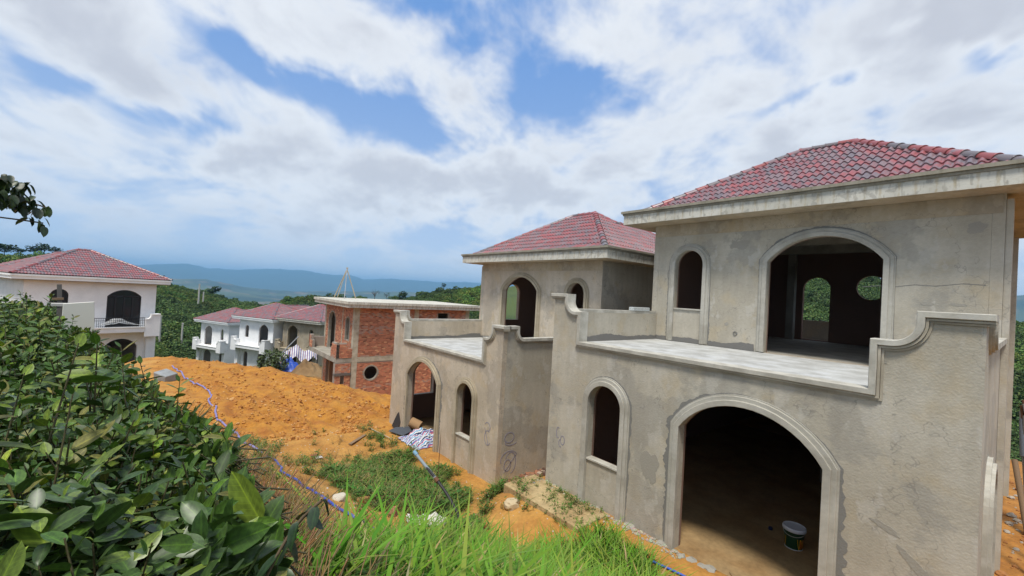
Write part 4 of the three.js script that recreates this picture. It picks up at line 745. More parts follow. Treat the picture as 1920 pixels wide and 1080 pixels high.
    for (let k = 0; k < 46; k++) { const A = mix(Math.max(b.A0, 1.1), b.A1, r()), e = table(TEA_EDGE, A), N = mix(Math.max(e - 1.6, -0.22 * A - 0.4), e, r()), h = nearHeight(A, N), t = teaTop(A, N) - 0.30, p = V3(-A, h - 0.05, -N).sub(org), q = V3(-A + (r() - 0.5) * 0.3, t, -N + (r() - 0.5) * 0.3).sub(org); stems.push(tube([p, p.clone().lerp(q, 0.5).add(V3((r() - 0.5) * 0.15, 0, (r() - 0.5) * 0.15)), q], 0.007 + 0.006 * r(), 6, 5)); }
    add(g, 'stems', merge(stems), M.twig, 'stuff');
  });
}
{ // a branch of the tea bush that reaches out over the grass at its right edge, with its own few leaves
  const r = rng(61), g = thing('tea_sprig', 'bare tea sprig with a few large dark leaves leaning over the grass', 'tea sprig', P(1.25, 0.2, 3.36)); g.scale.setScalar(0.78);
  const pts = [V3(0, 0, 0), V3(-0.03, 0.25, -0.08), V3(-0.02, 0.42, -0.17), V3(0.02, 0.50, -0.235)];
  const br = add(g, 'branch', tube(pts, 0.0055, 14, 6), M.twig), c = new THREE.CatmullRomCurve3(pts);
  const mats = [[0.034, 0.075, 0.028], [0.026, 0.06, 0.02], [0.04, 0.09, 0.03]].map((q) => new THREE.MeshPhysicalMaterial({ map: leafTex, color: rgb(...q), roughness: 0.4, side: THREE.DoubleSide }));
  for (let i = 0; i < 11; i++) { const t = 0.25 + 0.75 * i / 10, p = c.getPoint(Math.min(1, t)), o = add(g, 'leaf', BLADES[i % 4], mats[i % 3]); o.position.copy(p); o.rotation.set(0.5 + 0.6 * r(), i * 2.2, (r() - 0.5) * 0.8, 'YXZ'); const s = 0.075 + 0.035 * r(); o.scale.set(s, s, s); }
}
// ---- grass
function blade(r, len, w, lean, seg = 5) {
  const pos = [], idx = [], nn = [], az = r() * 6.28, dx = Math.sin(az), dz = Math.cos(az), px = Math.cos(az), pz = -Math.sin(az), droop = lean * (0.6 + 0.8 * r());
  for (let i = 0; i <= seg; i++) { const t = i / seg, o = droop * t * t * len, y = len * (t - 0.30 * droop * t * t), ww = w * (1 - Math.pow(t, 2.2)) * 0.5; pos.push(dx * o - px * ww, y, dz * o - pz * ww, dx * o + px * ww, y, dz * o + pz * ww); }
  for (let i = 0; i < seg; i++) { const a = i * 2; idx.push(a, a + 1, a + 2, a + 1, a + 3, a + 2); }
  const g = new THREE.BufferGeometry(); g.setAttribute('position', new THREE.Float32BufferAttribute(pos, 3)); g.setIndex(idx); g.computeVertexNormals(); return g.toNonIndexed();
}
const tuft = (seed, n, len, w, lean, cols) => { const r = rng(seed), l = []; for (let i = 0; i < n; i++) { const b = blade(r, len * (0.5 + 0.7 * r()), w * (0.7 + 0.6 * r()), lean); b.translate((r() - 0.5) * 0.12, 0, (r() - 0.5) * 0.12); const c = cols[Math.floor(r() * cols.length)], k = 0.8 + 0.4 * r(); l.push(tint(b, c.map((x) => x * k))); } return merge(l); };
const GRASS = [[0.075, 0.19, 0.012], [0.105, 0.24, 0.016], [0.045, 0.125, 0.012], [0.15, 0.25, 0.03], [0.11, 0.24, 0.014], [0.38, 0.33, 0.14]];
const tufts = [0, 1, 2, 3].map((i) => tuft(700 + i, 6, 0.60, 0.032, 0.62, GRASS));
const weeds = [0, 1, 2].map((i) => { const r = rng(720 + i), l = [tuft(730 + i, 9, 0.26, 0.010, 1.0, [[0.10, 0.18, 0.025], [0.17, 0.24, 0.045], [0.07, 0.14, 0.02], [0.30, 0.26, 0.10]])]; for (let k = 0; k < 12; k++) { const q = BLADES[k % 4].clone(), L = 0.035 + 0.03 * r(); q.scale(L, L, L); q.rotateX(-0.4 + r()); q.rotateY(r() * 6.28); q.translate((r() - 0.5) * 0.12, 0.04 + 0.16 * r(), (r() - 0.5) * 0.12); l.push(tint(q, [0.055 + 0.05 * r(), 0.12 + 0.06 * r(), 0.022])); } l.forEach((q) => q.deleteAttribute('uv')); return merge(l); });
const dryTufts = [0, 1].map((i) => { const r = rng(750 + i), l = []; for (let k = 0; k < 14; k++) { const a = r() * 6.28, b = 0.25 + 0.5 * r(), H = 0.2 + 0.35 * r(); l.push(tint(tube([V3(0, 0, 0), V3(Math.sin(a) * b * 0.2, H * 0.6, Math.cos(a) * b * 0.2), V3(Math.sin(a + 0.5) * b * 0.5, H, Math.cos(a + 0.5) * b * 0.5)], 0.0032, 4, 4), [0.16 + 0.10 * r(), 0.11 + 0.06 * r(), 0.06])); } return merge(l); });
{
  const r = rng(800), put = (A, N, s, lift = 0) => ({ p: P(A, N, groundHeight(A, N) + rough(A, N) - 0.02 + lift), ry: r() * 6.28, rx: (r() - 0.5) * 0.25, rz: (r() - 0.5) * 0.25, s, c: [0.8 + 0.5 * r(), 0.85 + 0.3 * r(), 0.8 + 0.4 * r()] });
  const lush = [[], [], [], []];
  for (let i = 0; i < 11000; i++) { const A = -0.5 + 7 * r(), N = 0.5 + 6.2 * r(), k = grassMask(A, N); if (Math.hypot(A, N) < 2.1 || k < 0 || N < table(TEA_EDGE, A) + 0.15) continue; if (r() > 0.3 + 0.9 * k) continue; lush[i % 4].push(put(A, N, (0.5 + 0.5 * Math.min(1, k * 1.6)) * (0.7 + 0.55 * r() + (r() < 0.04 ? 0.35 : 0)))); }
  const g1 = new THREE.Group(); g1.name = 'lush_grass'; scene.add(tag(g1, 'lush bright green grass on the bank at the bottom', 'grass', null, 'stuff')); lush.forEach((l, i) => instanced(g1, 'grass_blades', tufts[i], grassMat, l));
  const wd = [[], [], []], g2 = new THREE.Group(); g2.name = 'weed_patch'; scene.add(tag(g2, 'patch of mixed green weeds in front of the middle villa', 'weeds', null, 'stuff'));
  for (let i = 0; i < 11000; i++) { const A = 6 + 10 * r(), N = 1.5 + 6 * r(), q = weedMask(A, N), spill = fbm(A * 0.9 + 5, N * 0.9, 3); if (N > 7.15 || (q < 0 && !(spill > 0.18 && r() < 0.13))) continue; wd[i % 3].push(put(A, N, 0.9 + 1.0 * r() * (q > 0.2 ? 1 : 0.5))); }
  for (let i = 0; i < 130; i++) { const A = 5.2 + 3 * r(), N = 6.3 + 0.9 * r(); if (r() < 0.6 && A > 6.6) continue; wd[i % 3].push(put(A, N, 0.5 + 0.5 * r())); }
  for (let i = 0; i < 700; i++) { const A = 12 + 9 * r(), N = -1.6 + 2.2 * r() - 0.05 * (A - 12); wd[i % 3].push(put(A, N, 0.9 + 1.1 * r())); }
  wd.forEach((l, i) => instanced(g2, 'weed_leaves', weeds[i], grassMat, l));
  const dr = [[], []], g3 = new THREE.Group(); g3.name = 'dry_weeds'; scene.add(tag(g3, 'brown dry twigs and dead weeds beside the tea bushes', 'dry weeds', null, 'stuff'));
  for (let i = 0; i < 520; i++) { const A = 1.3 + 4.6 * r(), N = table(TEA_EDGE, A) + 0.08 + 0.6 * r() * r(); dr[i % 2].push({ ...put(A, N, 0.5 + 0.6 * r()) }); }
  for (let i = 0; i < 500; i++) { const A = 6 + 9 * r(), N = 1.4 + 4 * r(); if (fbm(A * 0.8 + 2, N * 0.8 + 6, 3) < 0.05) continue; dr[i % 2].push(put(A, N, 0.3 + 0.35 * r())); }
  dr.forEach((l, i) => instanced(g3, 'dry_stalks', dryTufts[i], dryMat, l));
  // clods and stones
  const clod = (sd) => { const g = new THREE.IcosahedronGeometry(1, 1), p = g.attributes.position, rr = rng(sd), m = new Map(); for (let i = 0; i < p.count; i++) { const k = [p.getX(i), p.getY(i), p.getZ(i)].map((x) => x.toFixed(3)).join(); if (!m.has(k)) m.set(k, 0.65 + 0.6 * rr()); const f = m.get(k); p.setXYZ(i, p.getX(i) * f, p.getY(i) * f * 0.7, p.getZ(i) * f); } g.computeVertexNormals(); return tint(g, [1, 1, 1]); };
  const cl = [[], [], []], clm = std({ vertexColors: true, roughness: 1 });
  for (let i = 0; i < 9000; i++) { const A = 15.5 + 20 * r() * r() + (r() < 0.3 ? 0 : 0), N = 0.2 + 8.5 * r(); if (A > 16.2 && N > table(EDGE, A) + 0.6) continue; if (A < 16.6 && N > 7) continue; if (fbm(A * 0.5 + 4, N * 1.1, 3) < -0.12) continue; const s = 0.012 + 0.05 * Math.pow(r(), 3) + (r() < 0.012 ? 0.07 : 0), k = r(); cl[i % 3].push({ p: P(A, N, groundHeight(A, N) + rough(A, N) + s * 0.15), ry: r() * 6, rx: r(), s, c: k < 0.5 ? [0.46, 0.21, 0.05] : k < 0.85 ? [0.34, 0.14, 0.035] : [0.52, 0.30, 0.12] }); }
  for (let i = 0; i < 1500; i++) { const A = 5 + 11 * r(), N = 1.2 + 5.8 * r(), s = 0.008 + 0.02 * r() * r(); cl[i % 3].push({ p: P(A, N, groundHeight(A, N) + s * 0.2), ry: r() * 6, s, c: r() < 0.5 ? [0.5, 0.45, 0.38] : [0.42, 0.22, 0.08] }); }
  for (let i = 0; i < 500; i++) { const A = 3.7 + 3.6 * r(), N = 7.28 - 0.35 * r() * r(), s = 0.01 + 0.035 * r() * r(); cl[i % 3].push({ p: P(A, N, groundHeight(A, N) + s * 0.3), ry: r() * 6, s, c: [0.30 + 0.12 * r(), 0.26 + 0.11 * r(), 0.19 + 0.1 * r()] }); }
  for (let i = 0; i < 900; i++) { const A = -2.5 + 2.7 * r(), N = 7 + 13 * r(), s = 0.02 + 0.07 * r() * r(); cl[i % 3].push({ p: P(A, N, groundHeight(A, N) + s * 0.3), ry: r() * 6, s, c: r() < 0.5 ? [0.36, 0.32, 0.27] : [0.34, 0.15, 0.05] }); }
  const g4 = new THREE.Group(); g4.name = 'soil_clods'; scene.add(tag(g4, 'orange clods and small stones strewn over the graded earth', 'clods', null, 'stuff')); cl.forEach((l, i) => instanced(g4, 'clods', clod(60 + i), clm, l));
}
// ---- far greenery: shrubs and plantation rows on the slopes
function clump(seed, n, q, cols) { const r = rng(seed), l = []; for (let i = 0; i < n; i++) { const u = r() * 2 - 1, a = r() * 6.28, R = 0.55 + 0.45 * Math.sqrt(r()), s = Math.sqrt(1 - u * u); const g = new THREE.PlaneGeometry(q * (0.6 + 0.8 * r()), q * (0.6 + 0.8 * r())); g.rotateX(-0.9 + (r() - 0.5) * 2); g.rotateY(r() * 6.28); g.translate(R * s * Math.cos(a), 0.75 + 0.8 * R * u, R * s * Math.sin(a)); const c = cols[Math.floor(r() * cols.length)], k = 0.75 + 0.5 * r(); l.push(tint(g, c.map((x) => x * k))); } return merge(l); }
const SHRUB = [[0.06, 0.115, 0.026], [0.085, 0.15, 0.03], [0.045, 0.085, 0.026], [0.125, 0.165, 0.045]];
const shrubs = [0, 1, 2].map((i) => clump(900 + i, 260, 0.2, SHRUB));
{
  const r = rng(950), l = [[], [], []], houses = [[71, 6, 11], [58, 9.5, 12], [52, 14, 9], [50.5, -3.5, 9], [32, 13, 8]];
  const okAt = (A, N) => !houses.some(([a, n, R]) => Math.hypot(A - a, N - n) < R);
  for (let i = 0; i < 90000; i++) {
    const band = r(), az = band < 0.62 ? -14 + 52 * r() : 64 + 34 * r(), rr = 36 * Math.pow(330 / 36, r()), A = rr * Math.cos(az * D2R), N = rr * Math.sin(az * D2R);
    if (!okAt(A, N)) continue; if (az < 40 && rr < 58 && (A < 40 || (N > 3 && A < 58))) continue; if (az > 60 && N < 24) continue; if (az < 40 && N > 4 && A < 45) continue;
    const d = fbm(A * 0.03 + 4, N * 0.03, 4), tone = fbm(A * 0.012 + 9, N * 0.012 + 2, 4), big = rr > 150 ? 1.5 : 1;
    if (d < -0.22) continue;
    const s = (0.45 + 0.65 * r() + (r() < 0.04 ? 0.9 : 0)) * (0.7 + rr / 420) * 0.85, y = sstep(0.0, 0.3, tone), bright = mix(0.75, 1.35, sstep(-0.3, 0.3, fbm(A * 0.05, N * 0.05 + 8, 3)));
    l[i % 3].push({ p: P(A, N, groundHeight(A, N) - 0.25 * s), ry: r() * 6.28, s3: V3(s, s * (0.75 + 0.4 * r()), s), c: [bright * mix(0.85, 1.7, y * r()), bright * mix(0.9, 1.25, y), bright * 0.9] });
  }
  const g = new THREE.Group(); g.name = 'hillside_shrubs'; scene.add(tag(g, 'green shrubs and plantation covering the far slopes', 'shrubs', null, 'stuff')); l.forEach((q, i) => instanced(g, 'shrub_foliage', shrubs[i], farLeafMat, q));
}
function ridgeTree(az, R, hgt, wid, label, o = {}) {
  const A = R * Math.cos(az * D2R), N = R * Math.sin(az * D2R), r = rng(Math.round(az * 100) + 3000), g = thing('hill_tree', label, 'tree', P(A, N, farHeight(az, R) - 0.2));
  const tr = [pole(V3(0, 0, 0), V3(0.1, hgt * 0.6, 0), hgt * 0.03, hgt * 0.015, 6)];
  for (let i = 0; i < (o.bare ? 9 : 5); i++) { const a = r() * 6.28, b = hgt * (0.35 + 0.4 * r()); tr.push(pole(V3(0.05, b * 0.8, 0), V3(Math.cos(a) * wid * 0.42, b + hgt * 0.22 * r() + 0.1 * hgt, Math.sin(a) * wid * 0.42), hgt * 0.014, hgt * 0.006, 5)); }
  add(g, 'trunk', merge(tr), M.bark);
  const leaves = [];
  for (let k = 0; k < (o.bare ? 7 : 9); k++) { const c = clump(Math.round(az * 100) + k * 7 + 40, o.bare ? 14 : 46, 0.36, [[0.022, 0.05, 0.014], [0.03, 0.065, 0.018]]), s = wid * (o.bare ? 0.15 : 0.24) * (0.7 + 0.6 * r()), a = r() * 6.28, q = wid * 0.36 * Math.sqrt(r()); c.scale(s, s * 0.75, s); c.translate(Math.cos(a) * q, hgt * (o.low ?? 0.5) + hgt * 0.36 * r(), Math.sin(a) * q); leaves.push(c); }
  add(g, 'crown', merge(leaves), farLeafMat);
}
[[-10.3, 6.0, 6.5, 'broad dark tree on the left skyline, leftmost on the ridge'], [-9.5, 5.0, 4.5, 'rounded dark tree second from the left on the left skyline'], [-8.62, 6.0, 5, 'tree on a thin trunk standing clear of the left skyline'], [-8.0, 7.2, 6, 'tallest tree of the left skyline, left of the finished villa roof'], [-7.15, 4.8, 5.2, 'small round tree on the skyline just left of the roof slope'], [-6.3, 2.6, 5, 'low shrubby tree on the skyline above the left roof slope'], [-4.95, 4.6, 3.6, 'tree peeking over the ridge of the finished villa roof'], [-3.9, 3.4, 4.6, 'low tree right of the finished villa roof ridge']].forEach(([a, h, w, t]) => ridgeTree(a, 258, h * 0.8, w * 0.85, t, { low: 0.35 }));
ridgeTree(0.3, 255, 3.2, 5, 'dark shrubby tree at the right eaves of the finished villa');
ridgeTree(4.9, 250, 4.2, 6.5, 'dark tree clump on the descending slope above the white villas');
[[21.95, 5.4, 4.2, 'nearly bare tree on the skyline right of the hoist tripod', { bare: true }], [23.4, 3.8, 3.6, 'small sparse tree right of the nearly bare one on the skyline', { bare: true }], [25.4, 4.0, 5.2, 'dark rounded tree on the skyline left of the middle villa', { low: 0.25 }], [30.6, 4.6, 2.4, 'slim pointed tree on the wooded ridge left of the middle villa', {}]].forEach(([a, h, w, t, o]) => ridgeTree(a, 203, h, w, t, o));

// ---- the tree whose branch comes in at the upper left
{
  const r = rng(41), g = thing('broadleaf_tree', 'leafy branch of a tree reaching in at the upper left edge', 'tree', P(7.2, -3.1, 2.3));
  const at = (A, N, h) => P(A, N, h).sub(g.position);
  add(g, 'trunk', tube([at(7.2, -3.1, 2.2), at(7.25, -3.0, 3.4), at(7.5, -2.7, 4.5), at(7.7, -2.6, 5.6)], 0.06, 12, 7), M.bark);
  const twigs = [[[7.5, -2.7, 4.5], [7.9, -2.0, 5.05], [8.2, -1.5, 5.2], [8.35, -1.18, 5.14]], [[7.5, -2.7, 4.7], [7.9, -2.1, 5.3], [8.15, -1.65, 5.42], [8.3, -1.36, 5.36]], [[7.7, -2.6, 5.2], [7.95, -2.1, 5.6], [8.1, -1.6, 5.58]], [[7.4, -2.8, 4.3], [8.0, -1.95, 4.9], [8.3, -1.45, 4.94], [8.35, -1.2, 4.93]], [[7.5, -2.75, 4.4], [8.0, -2.1, 4.8], [8.25, -1.62, 4.72]], [[7.5, -2.7, 4.6], [7.9, -2.1, 5.1], [8.15, -1.65, 5.22], [8.3, -1.4, 5.2]], [[7.6, -2.7, 5.0], [7.3, -3.4, 5.8]]];
  const mats = [[0.035, 0.075, 0.018], [0.026, 0.055, 0.016], [0.10, 0.16, 0.03], [0.05, 0.10, 0.02]].map((q) => new THREE.MeshPhysicalMaterial({ map: leafTex, color: rgb(...q), roughness: 0.45, side: THREE.DoubleSide, transmission: 0.25, thickness: 0 }));
  const blades = [leafBlade(1, 0.42, 0.4, 0.9), leafBlade(1, 0.46, 0.25, 1.3)];
  twigs.forEach((t, k) => {
    const pts = t.map((q) => at(...q)), c = new THREE.CatmullRomCurve3(pts); add(g, 'branch', tube(pts, 0.010, 12, 5), M.bark);
    const n = [44, 44, 26, 9, 2, 44, 24][k];
    for (let i = 0; i < n; i++) { const tt = k < 3 || k === 5 ? mix(0.56, 1, i / n) : k < 5 ? mix(0.85, 1, i / n) : r(), p = c.getPoint(tt), o = add(g, 'leaf', blades[i % 2], mats[Math.floor(r() * 4)]); o.position.copy(p).add(V3((r() - 0.5) * 0.2, (r() - 0.5) * 0.16, (r() - 0.5) * 0.2)); o.rotation.set(0.4 + 1.0 * r(), r() * 6.28, (r() - 0.5) * 0.8, 'YXZ'); const s = 0.12 + 0.06 * r(); o.scale.set(s, s, s); }
  });
}

// ------------------------------------------------------------------ things lying and standing about
const gh = (A, N) => groundHeight(A, N) + rough(A, N), G = (A, N, up = 0) => P(A, N, gh(A, N) + up);
{ // blue hose over the fill and down into the grass
  const w = [[30.5, 0.9], [29.4, 1.1], [27.5, 1.3], [25.1, 1.76], [22.9, 2.1], [21.6, 1.95], [20.2, 2.02], [18.5, 2.0], [17.35, 2.33], [15.6, 2.32], [14, 2.43], [12.8, 2.6], [11.8, 2.6], [10.8, 2.46], [9.77, 2.48], [9.1, 2.6], [8.4, 2.57], [7.5, 2.77], [6.46, 2.95], [5.8, 3.05], [5.0, 3.2]];
  const c = new THREE.CatmullRomCurve3(w.map(([A, N]) => P(A, N, 0)), false, 'centripetal'), pts = []; const r = rng(3);
  for (let i = 0; i <= 150; i++) { const p = c.getPoint(i / 150); pts.push(V3(p.x + 0.10 * fbm(i * 0.13, 3, 2), gh(-p.x, -p.z) + 0.04, p.z + 0.10 * fbm(i * 0.13, 9, 2))); }
  const g = thing('garden_hose', 'long blue water hose snaking over the orange earth into the grass', 'hose', pts[0].clone()), rel = pts.map((p) => p.clone().sub(g.position));
  const cut = 78;
  const a = add(g, 'faded_length', tube(rel.slice(0, cut + 1), 0.035, 220, 7), std({ color: rgb(0.22, 0.2, 0.42), roughness: 0.5 }));
  add(g, 'hose_length', tube(rel.slice(cut), 0.026, 220, 8), std({ color: rgb(0.035, 0.075, 0.42), roughness: 0.35 }));
  a.userData.label = 'sun faded violet length of the hose';
  for (let i = cut + 6; i < 146; i += 9) { const d = rel[i + 1].clone().sub(rel[i]).normalize(), t = new THREE.TorusGeometry(0.027, 0.004, 5, 10); t.applyQuaternion(new THREE.Quaternion().setFromUnitVectors(V3(0, 0, 1), d)); t.translate(rel[i].x, rel[i].y, rel[i].z); add(g, 'tie', t, M.coping); }
}
{ // capped pipe arching up from the grass, tied to a thin rod
  const b = G(7.2, 5.1), g = thing('water_pipe', 'grey and black plastic pipe arching out of the weeds', 'pipe', b), L = (A, N, h) => P(A, N, h).sub(b);
  const pts = [L(6.75, 4.85, gh(6.75, 4.85) - 0.15), L(7.0, 4.78, -0.05), L(7.35, 4.72, 0.24), L(7.75, 4.66, 0.44), L(8.25, 4.64, 0.58)];
  add(g, 'black_pipe', tube(pts, 0.03, 30, 10), M.black);
  add(g, 'grey_sleeve', pole(L(7.72, 4.662, 0.43), L(8.6, 4.63, 0.68), 0.034, 0.034, 12), std({ color: rgb(0.22, 0.27, 0.30), roughness: 0.45 }));
  add(g, 'cap', pole(L(8.55, 4.632, 0.667), L(8.68, 4.628, 0.703), 0.043, 0.043, 12), std({ color: rgb(0.16, 0.30, 0.42), roughness: 0.4 }));
  add(g, 'clip', pole(L(7.66, 4.668, 0.405), L(7.76, 4.662, 0.445), 0.045, 0.045, 10), M.rust);
}
{ const b = G(7.75, 4.7, -0.1), g = thing('steel_rod', 'thin rusty rod standing upright against the grey pipe', 'rod', b); add(g, 'shaft', pole(V3(0, 0, 0), V3(0.06, 1.75, 0.02), 0.007, 0.007, 6), M.rust); add(g, 'stalk_tip', pole(V3(0.06, 1.75, 0.02), V3(0.03, 2.0, 0.0), 0.007, 0.002, 6), M.twig); }
function hollowBrick(A, N, turn, label, tilt, col) {
  const w = 0.12, h = 0.105, l = 0.25, hs = []; for (const x of [-0.028, 0.028]) for (const y of [0.03, 0.075]) hs.push(rect(x - 0.018, y - 0.014, x + 0.018, y + 0.014));
  const g = plate(rect(-w / 2, 0, w / 2, h), hs, l / 2, l, 0.003), m = add(scene, 'hollow_brick', g, std({ color: rgb(...col), roughness: 0.95 }));
  m.position.copy(G(A, N, 0.01)); m.rotation.set(tilt, turn, tilt * 0.6); tag(m, label, 'brick', 'loose hollow bricks'); return m;
}
hollowBrick(8.0, 3.9, 0.9, 'pinkish hollow brick lying nearest the torn white sack', 0.16, [0.40, 0.19, 0.11]);
hollowBrick(8.85, 3.6, -0.3, 'orange hollow brick half hidden in the weeds beside the pale stone', 0.1, [0.36, 0.15, 0.06]);
function rock(name, A, N, sx, sy, sz, seed, mat, label, cat, lift = 0.3) {
  const g = new THREE.IcosahedronGeometry(1, 3), p = g.attributes.position; for (let i = 0; i < p.count; i++) { const v = V3(p.getX(i), p.getY(i), p.getZ(i)), f = 1 + 0.28 * fbm(v.x * 1.2 + seed, v.y * 1.2 + v.z * 1.7, 4) * 2; p.setXYZ(i, clamp(v.x * f, -0.92, 0.92) * sx, clamp(v.y * f, -0.8, 0.75) * sy, clamp(v.z * f, -0.92, 0.92) * sz); }
  g.computeVertexNormals(); const m = add(scene, name, g, mat); m.position.copy(G(A, N, sy * lift)); m.rotation.y = seed; return tag(m, label, cat);
}
const paleStone = std({ color: rgb(0.52, 0.47, 0.38), roughness: 0.95 });
rock('stone', 8.75, 3.05, 0.17, 0.11, 0.13, 2.1, paleStone, 'pale broken stone beside the blue hose', 'stone');
rock('stone', 6.95, 6.1, 0.19, 0.13, 0.16, 4.4, std({ color: rgb(0.5, 0.40, 0.25), roughness: 0.95 }), 'yellowish boulder beside the buried concrete ledge', 'stone');
rock('stone', 8.6, 3.75, 0.05, 0.035, 0.04, 5.2, M.coping, 'small blue grey pebble beside the pinkish hollow brick', 'stone');
{ // concrete ledge along the nearest villa's foot and the trench beside it
  const g = thing('concrete_ledge', 'flat sand covered concrete ledge at the foot of the nearest villa', 'ledge', P(6.2, 6.75, -0.2));
  add(g, 'slab', box(-1.35, -0.1, -0.55, 0.9, 0.225, 0.42, 0.03), std({ map: soilMap, color: rgb(0.52, 0.40, 0.22), roughness: 0.95, bumpMap: soilBump, bumpScale: 0.02 }));
  const r = rng(9), l = []; for (let i = 0; i < 26; i++) { const a = new THREE.DodecahedronGeometry(0.05 + 0.07 * r(), 0); a.scale(1, 0.6, 1); a.rotateY(r() * 6); a.translate(-0.95 + 4.1 * r(), 0.16 + 0.03 * r(), -0.46 - 0.10 * r()); l.push(a); }
  add(g, 'mortar_crumbs', merge(l), M.patch, 'stuff');
}
{ // debris in the gap between the two villas
  const r = rng(17); const g = new THREE.Group(); g.name = 'rubble'; scene.add(tag(g, 'reddish rubble and broken boards in the gap between the two villas', 'rubble', null, 'stuff'));
  const l = []; for (let i = 0; i < 70; i++) { const b = new THREE.BoxGeometry(0.08 + 0.3 * r() * r(), 0.03 + 0.05 * r(), 0.05 + 0.12 * r()); b.rotateY(r() * 6.3); b.rotateX((r() - 0.5) * 0.9); const A = 7.5 + 1.5 * r(), N = 7.4 + 2.6 * r(); b.translate(-A, gh(A, N) + 0.05 + 0.05 * r(), -N); l.push(tint(b, [[0.20, 0.10, 0.06], [0.36, 0.28, 0.2], [0.12, 0.07, 0.05], [0.3, 0.13, 0.07]][Math.floor(r() * 4)])); }
  add(g, 'rubble_pieces', merge(l), dryMat, 'stuff');
}
function clothSheet(w, d, nx, nz, fn) { const g = new THREE.PlaneGeometry(w, d, nx, nz); g.rotateX(-Math.PI / 2); const p = g.attributes.position; for (let i = 0; i < p.count; i++) { const v = fn(p.getX(i), p.getZ(i)); p.setXYZ(i, v[0], v[1], v[2]); } g.computeVertexNormals(); return g; }
{ const m = add(scene, 'torn_sack', clothSheet(0.8, 0.34, 30, 18, (x, z) => [x + 0.04 * fbm(x * 5, z * 5, 3), 0.03 + 0.09 * Math.abs(fbm(x * 4 + 3, z * 4, 4)) * 2 + 0.06 * sstep(-0.3, -0.42, x), z * (1 - 0.35 * Math.abs(x)) + 0.03 * fbm(x * 6, z * 6 + 4, 3)]), std({ color: rgb(0.62, 0.60, 0.55), roughness: 0.85, side: THREE.DoubleSide })); m.position.copy(G(7.5, 4.35, 0.03)); m.rotation.set(0.08, 1.0, -0.06, 'YXZ'); tag(m, 'torn white plastic sack lying in the weeds above the grass', 'sack'); }
{ const g = thing('snack_packet', 'crumpled red and white packet on the bare earth', 'packet', G(13.76, 3.98, 0.02)); add(g, 'red_half', clothSheet(0.22, 0.2, 8, 8, (x, z) => [x, 0.02 + 0.05 * Math.abs(fbm(x * 12, z * 12, 3)), z]), std({ color: rgb(0.42, 0.04, 0.05), roughness: 0.4, side: THREE.DoubleSide })); const w = add(g, 'white_half', clothSheet(0.2, 0.2, 8, 8, (x, z) => [x, 0.02 + 0.05 * Math.abs(fbm(x * 12 + 4, z * 12, 3)), z]), std({ color: rgb(0.6, 0.56, 0.54), roughness: 0.5, side: THREE.DoubleSide })); w.position.set(0.2, 0.005, -0.06); }
{ const b = G(3.05, 0.86, 0.06), g = thing('white_pipe', 'white plastic pipe poking out of the grass at the bottom edge', 'pipe', b); add(g, 'tube', pole(V3(0.32, -0.12, -0.16), V3(-0.55, 0.14, 0.20), 0.016, 0.016, 10), std({ color: rgb(0.62, 0.64, 0.66), roughness: 0.4 })); add(g, 'socket', pole(V3(-0.40, 0.095, 0.138), V3(-0.56, 0.143, 0.204), 0.021, 0.021, 10), std({ color: rgb(0.6, 0.62, 0.64), roughness: 0.4 })); }
{ const pts = [[3.9, 6.62], [3.6, 6.68], [3.3, 6.74], [2.9, 6.78], [2.3, 6.84]].map(([A, N]) => G(A, N, 0.03)), o = pts[0].clone(), m = add(scene, 'hose_piece', tube(pts.map((p) => p.sub(o)), 0.02, 20, 7), std({ color: rgb(0.04, 0.10, 0.5), roughness: 0.4 })); m.position.copy(o); tag(m, 'short blue hose piece in front of the large arched doorway', 'hose'); }
{ // grey corrugated offcut on the crest beside the hose
  const g = add(scene, 'cement_block', box(-0.45, 0, -0.3, 0.45, 0.42, 0.3, 0.05), std({ map: greyMap, color: rgb(0.55, 0.58, 0.62), roughness: 0.9 })); g.position.copy(G(27.2, 0.6, -0.06)); g.rotation.set(0.2, 0.5, -0.25); tag(g, 'grey concrete block on the crest of the fill beside the hose', 'block'); }
// ---- in the doorway of the middle villa
const floorNext = -0.98;
{
  const r = rng(21), cols = [[0.62, 0.62, 0.66], [0.05, 0.16, 0.42], [0.45, 0.10, 0.14], [0.62, 0.63, 0.66], [0.10, 0.30, 0.5], [0.7, 0.7, 0.7], [0.03, 0.05, 0.12]];
  const cv = tex(256, (u, v) => { const w = u * 9 + 0.5 * fbm(u * 4, v * 4, 3, 4), k = Math.floor(((w % 1) + 1) % 1 * cols.length); return S3(cols[k]); }, true);
  const g = clothSheet(1.5, 1.5, 60, 60, (x, z) => { const d = Math.hypot(x / 0.75, z / 0.75), e = clamp(1 - d * d, 0, 1); return [x * 0.95 + 0.09 * fbm(x * 4, z * 4 + 8, 3), 0.02 + 0.42 * Math.pow(e, 0.8) * (0.75 + 0.9 * fbm(x * 2.4 + 1, z * 2.4, 4)) + 0.06 * Math.abs(fbm(x * 7, z * 7, 3)), z * 0.95 + 0.09 * fbm(x * 4 + 5, z * 4, 3)]; });
  const m = add(scene, 'cloth_heap', g, std({ map: repeated(cv, 0.7, 0.7), roughness: 0.9, side: THREE.DoubleSide })); m.position.copy(P(13.45, 7.55, floorNext)); tag(m, 'heap of blue, red and white striped cloth in the middle villa doorway', 'cloth');
}
{ const g = new THREE.LatheGeometry([[0.165, 0], [0.185, 0], [0.185, 0.42], [0.165, 0.42], [0.165, 0]].map(([x, y]) => new THREE.Vector2(x, y)), 28), m = add(scene, 'cardboard_tube', g, std({ color: rgb(0.36, 0.22, 0.11), roughness: 0.85, side: THREE.DoubleSide })); m.position.copy(P(14.35, 7.85, floorNext + 0.2)); m.rotation.set(1.25, -0.75, 0.15, 'YXZ'); tag(m, 'brown cardboard tube lying behind the cloth heap', 'tube'); }
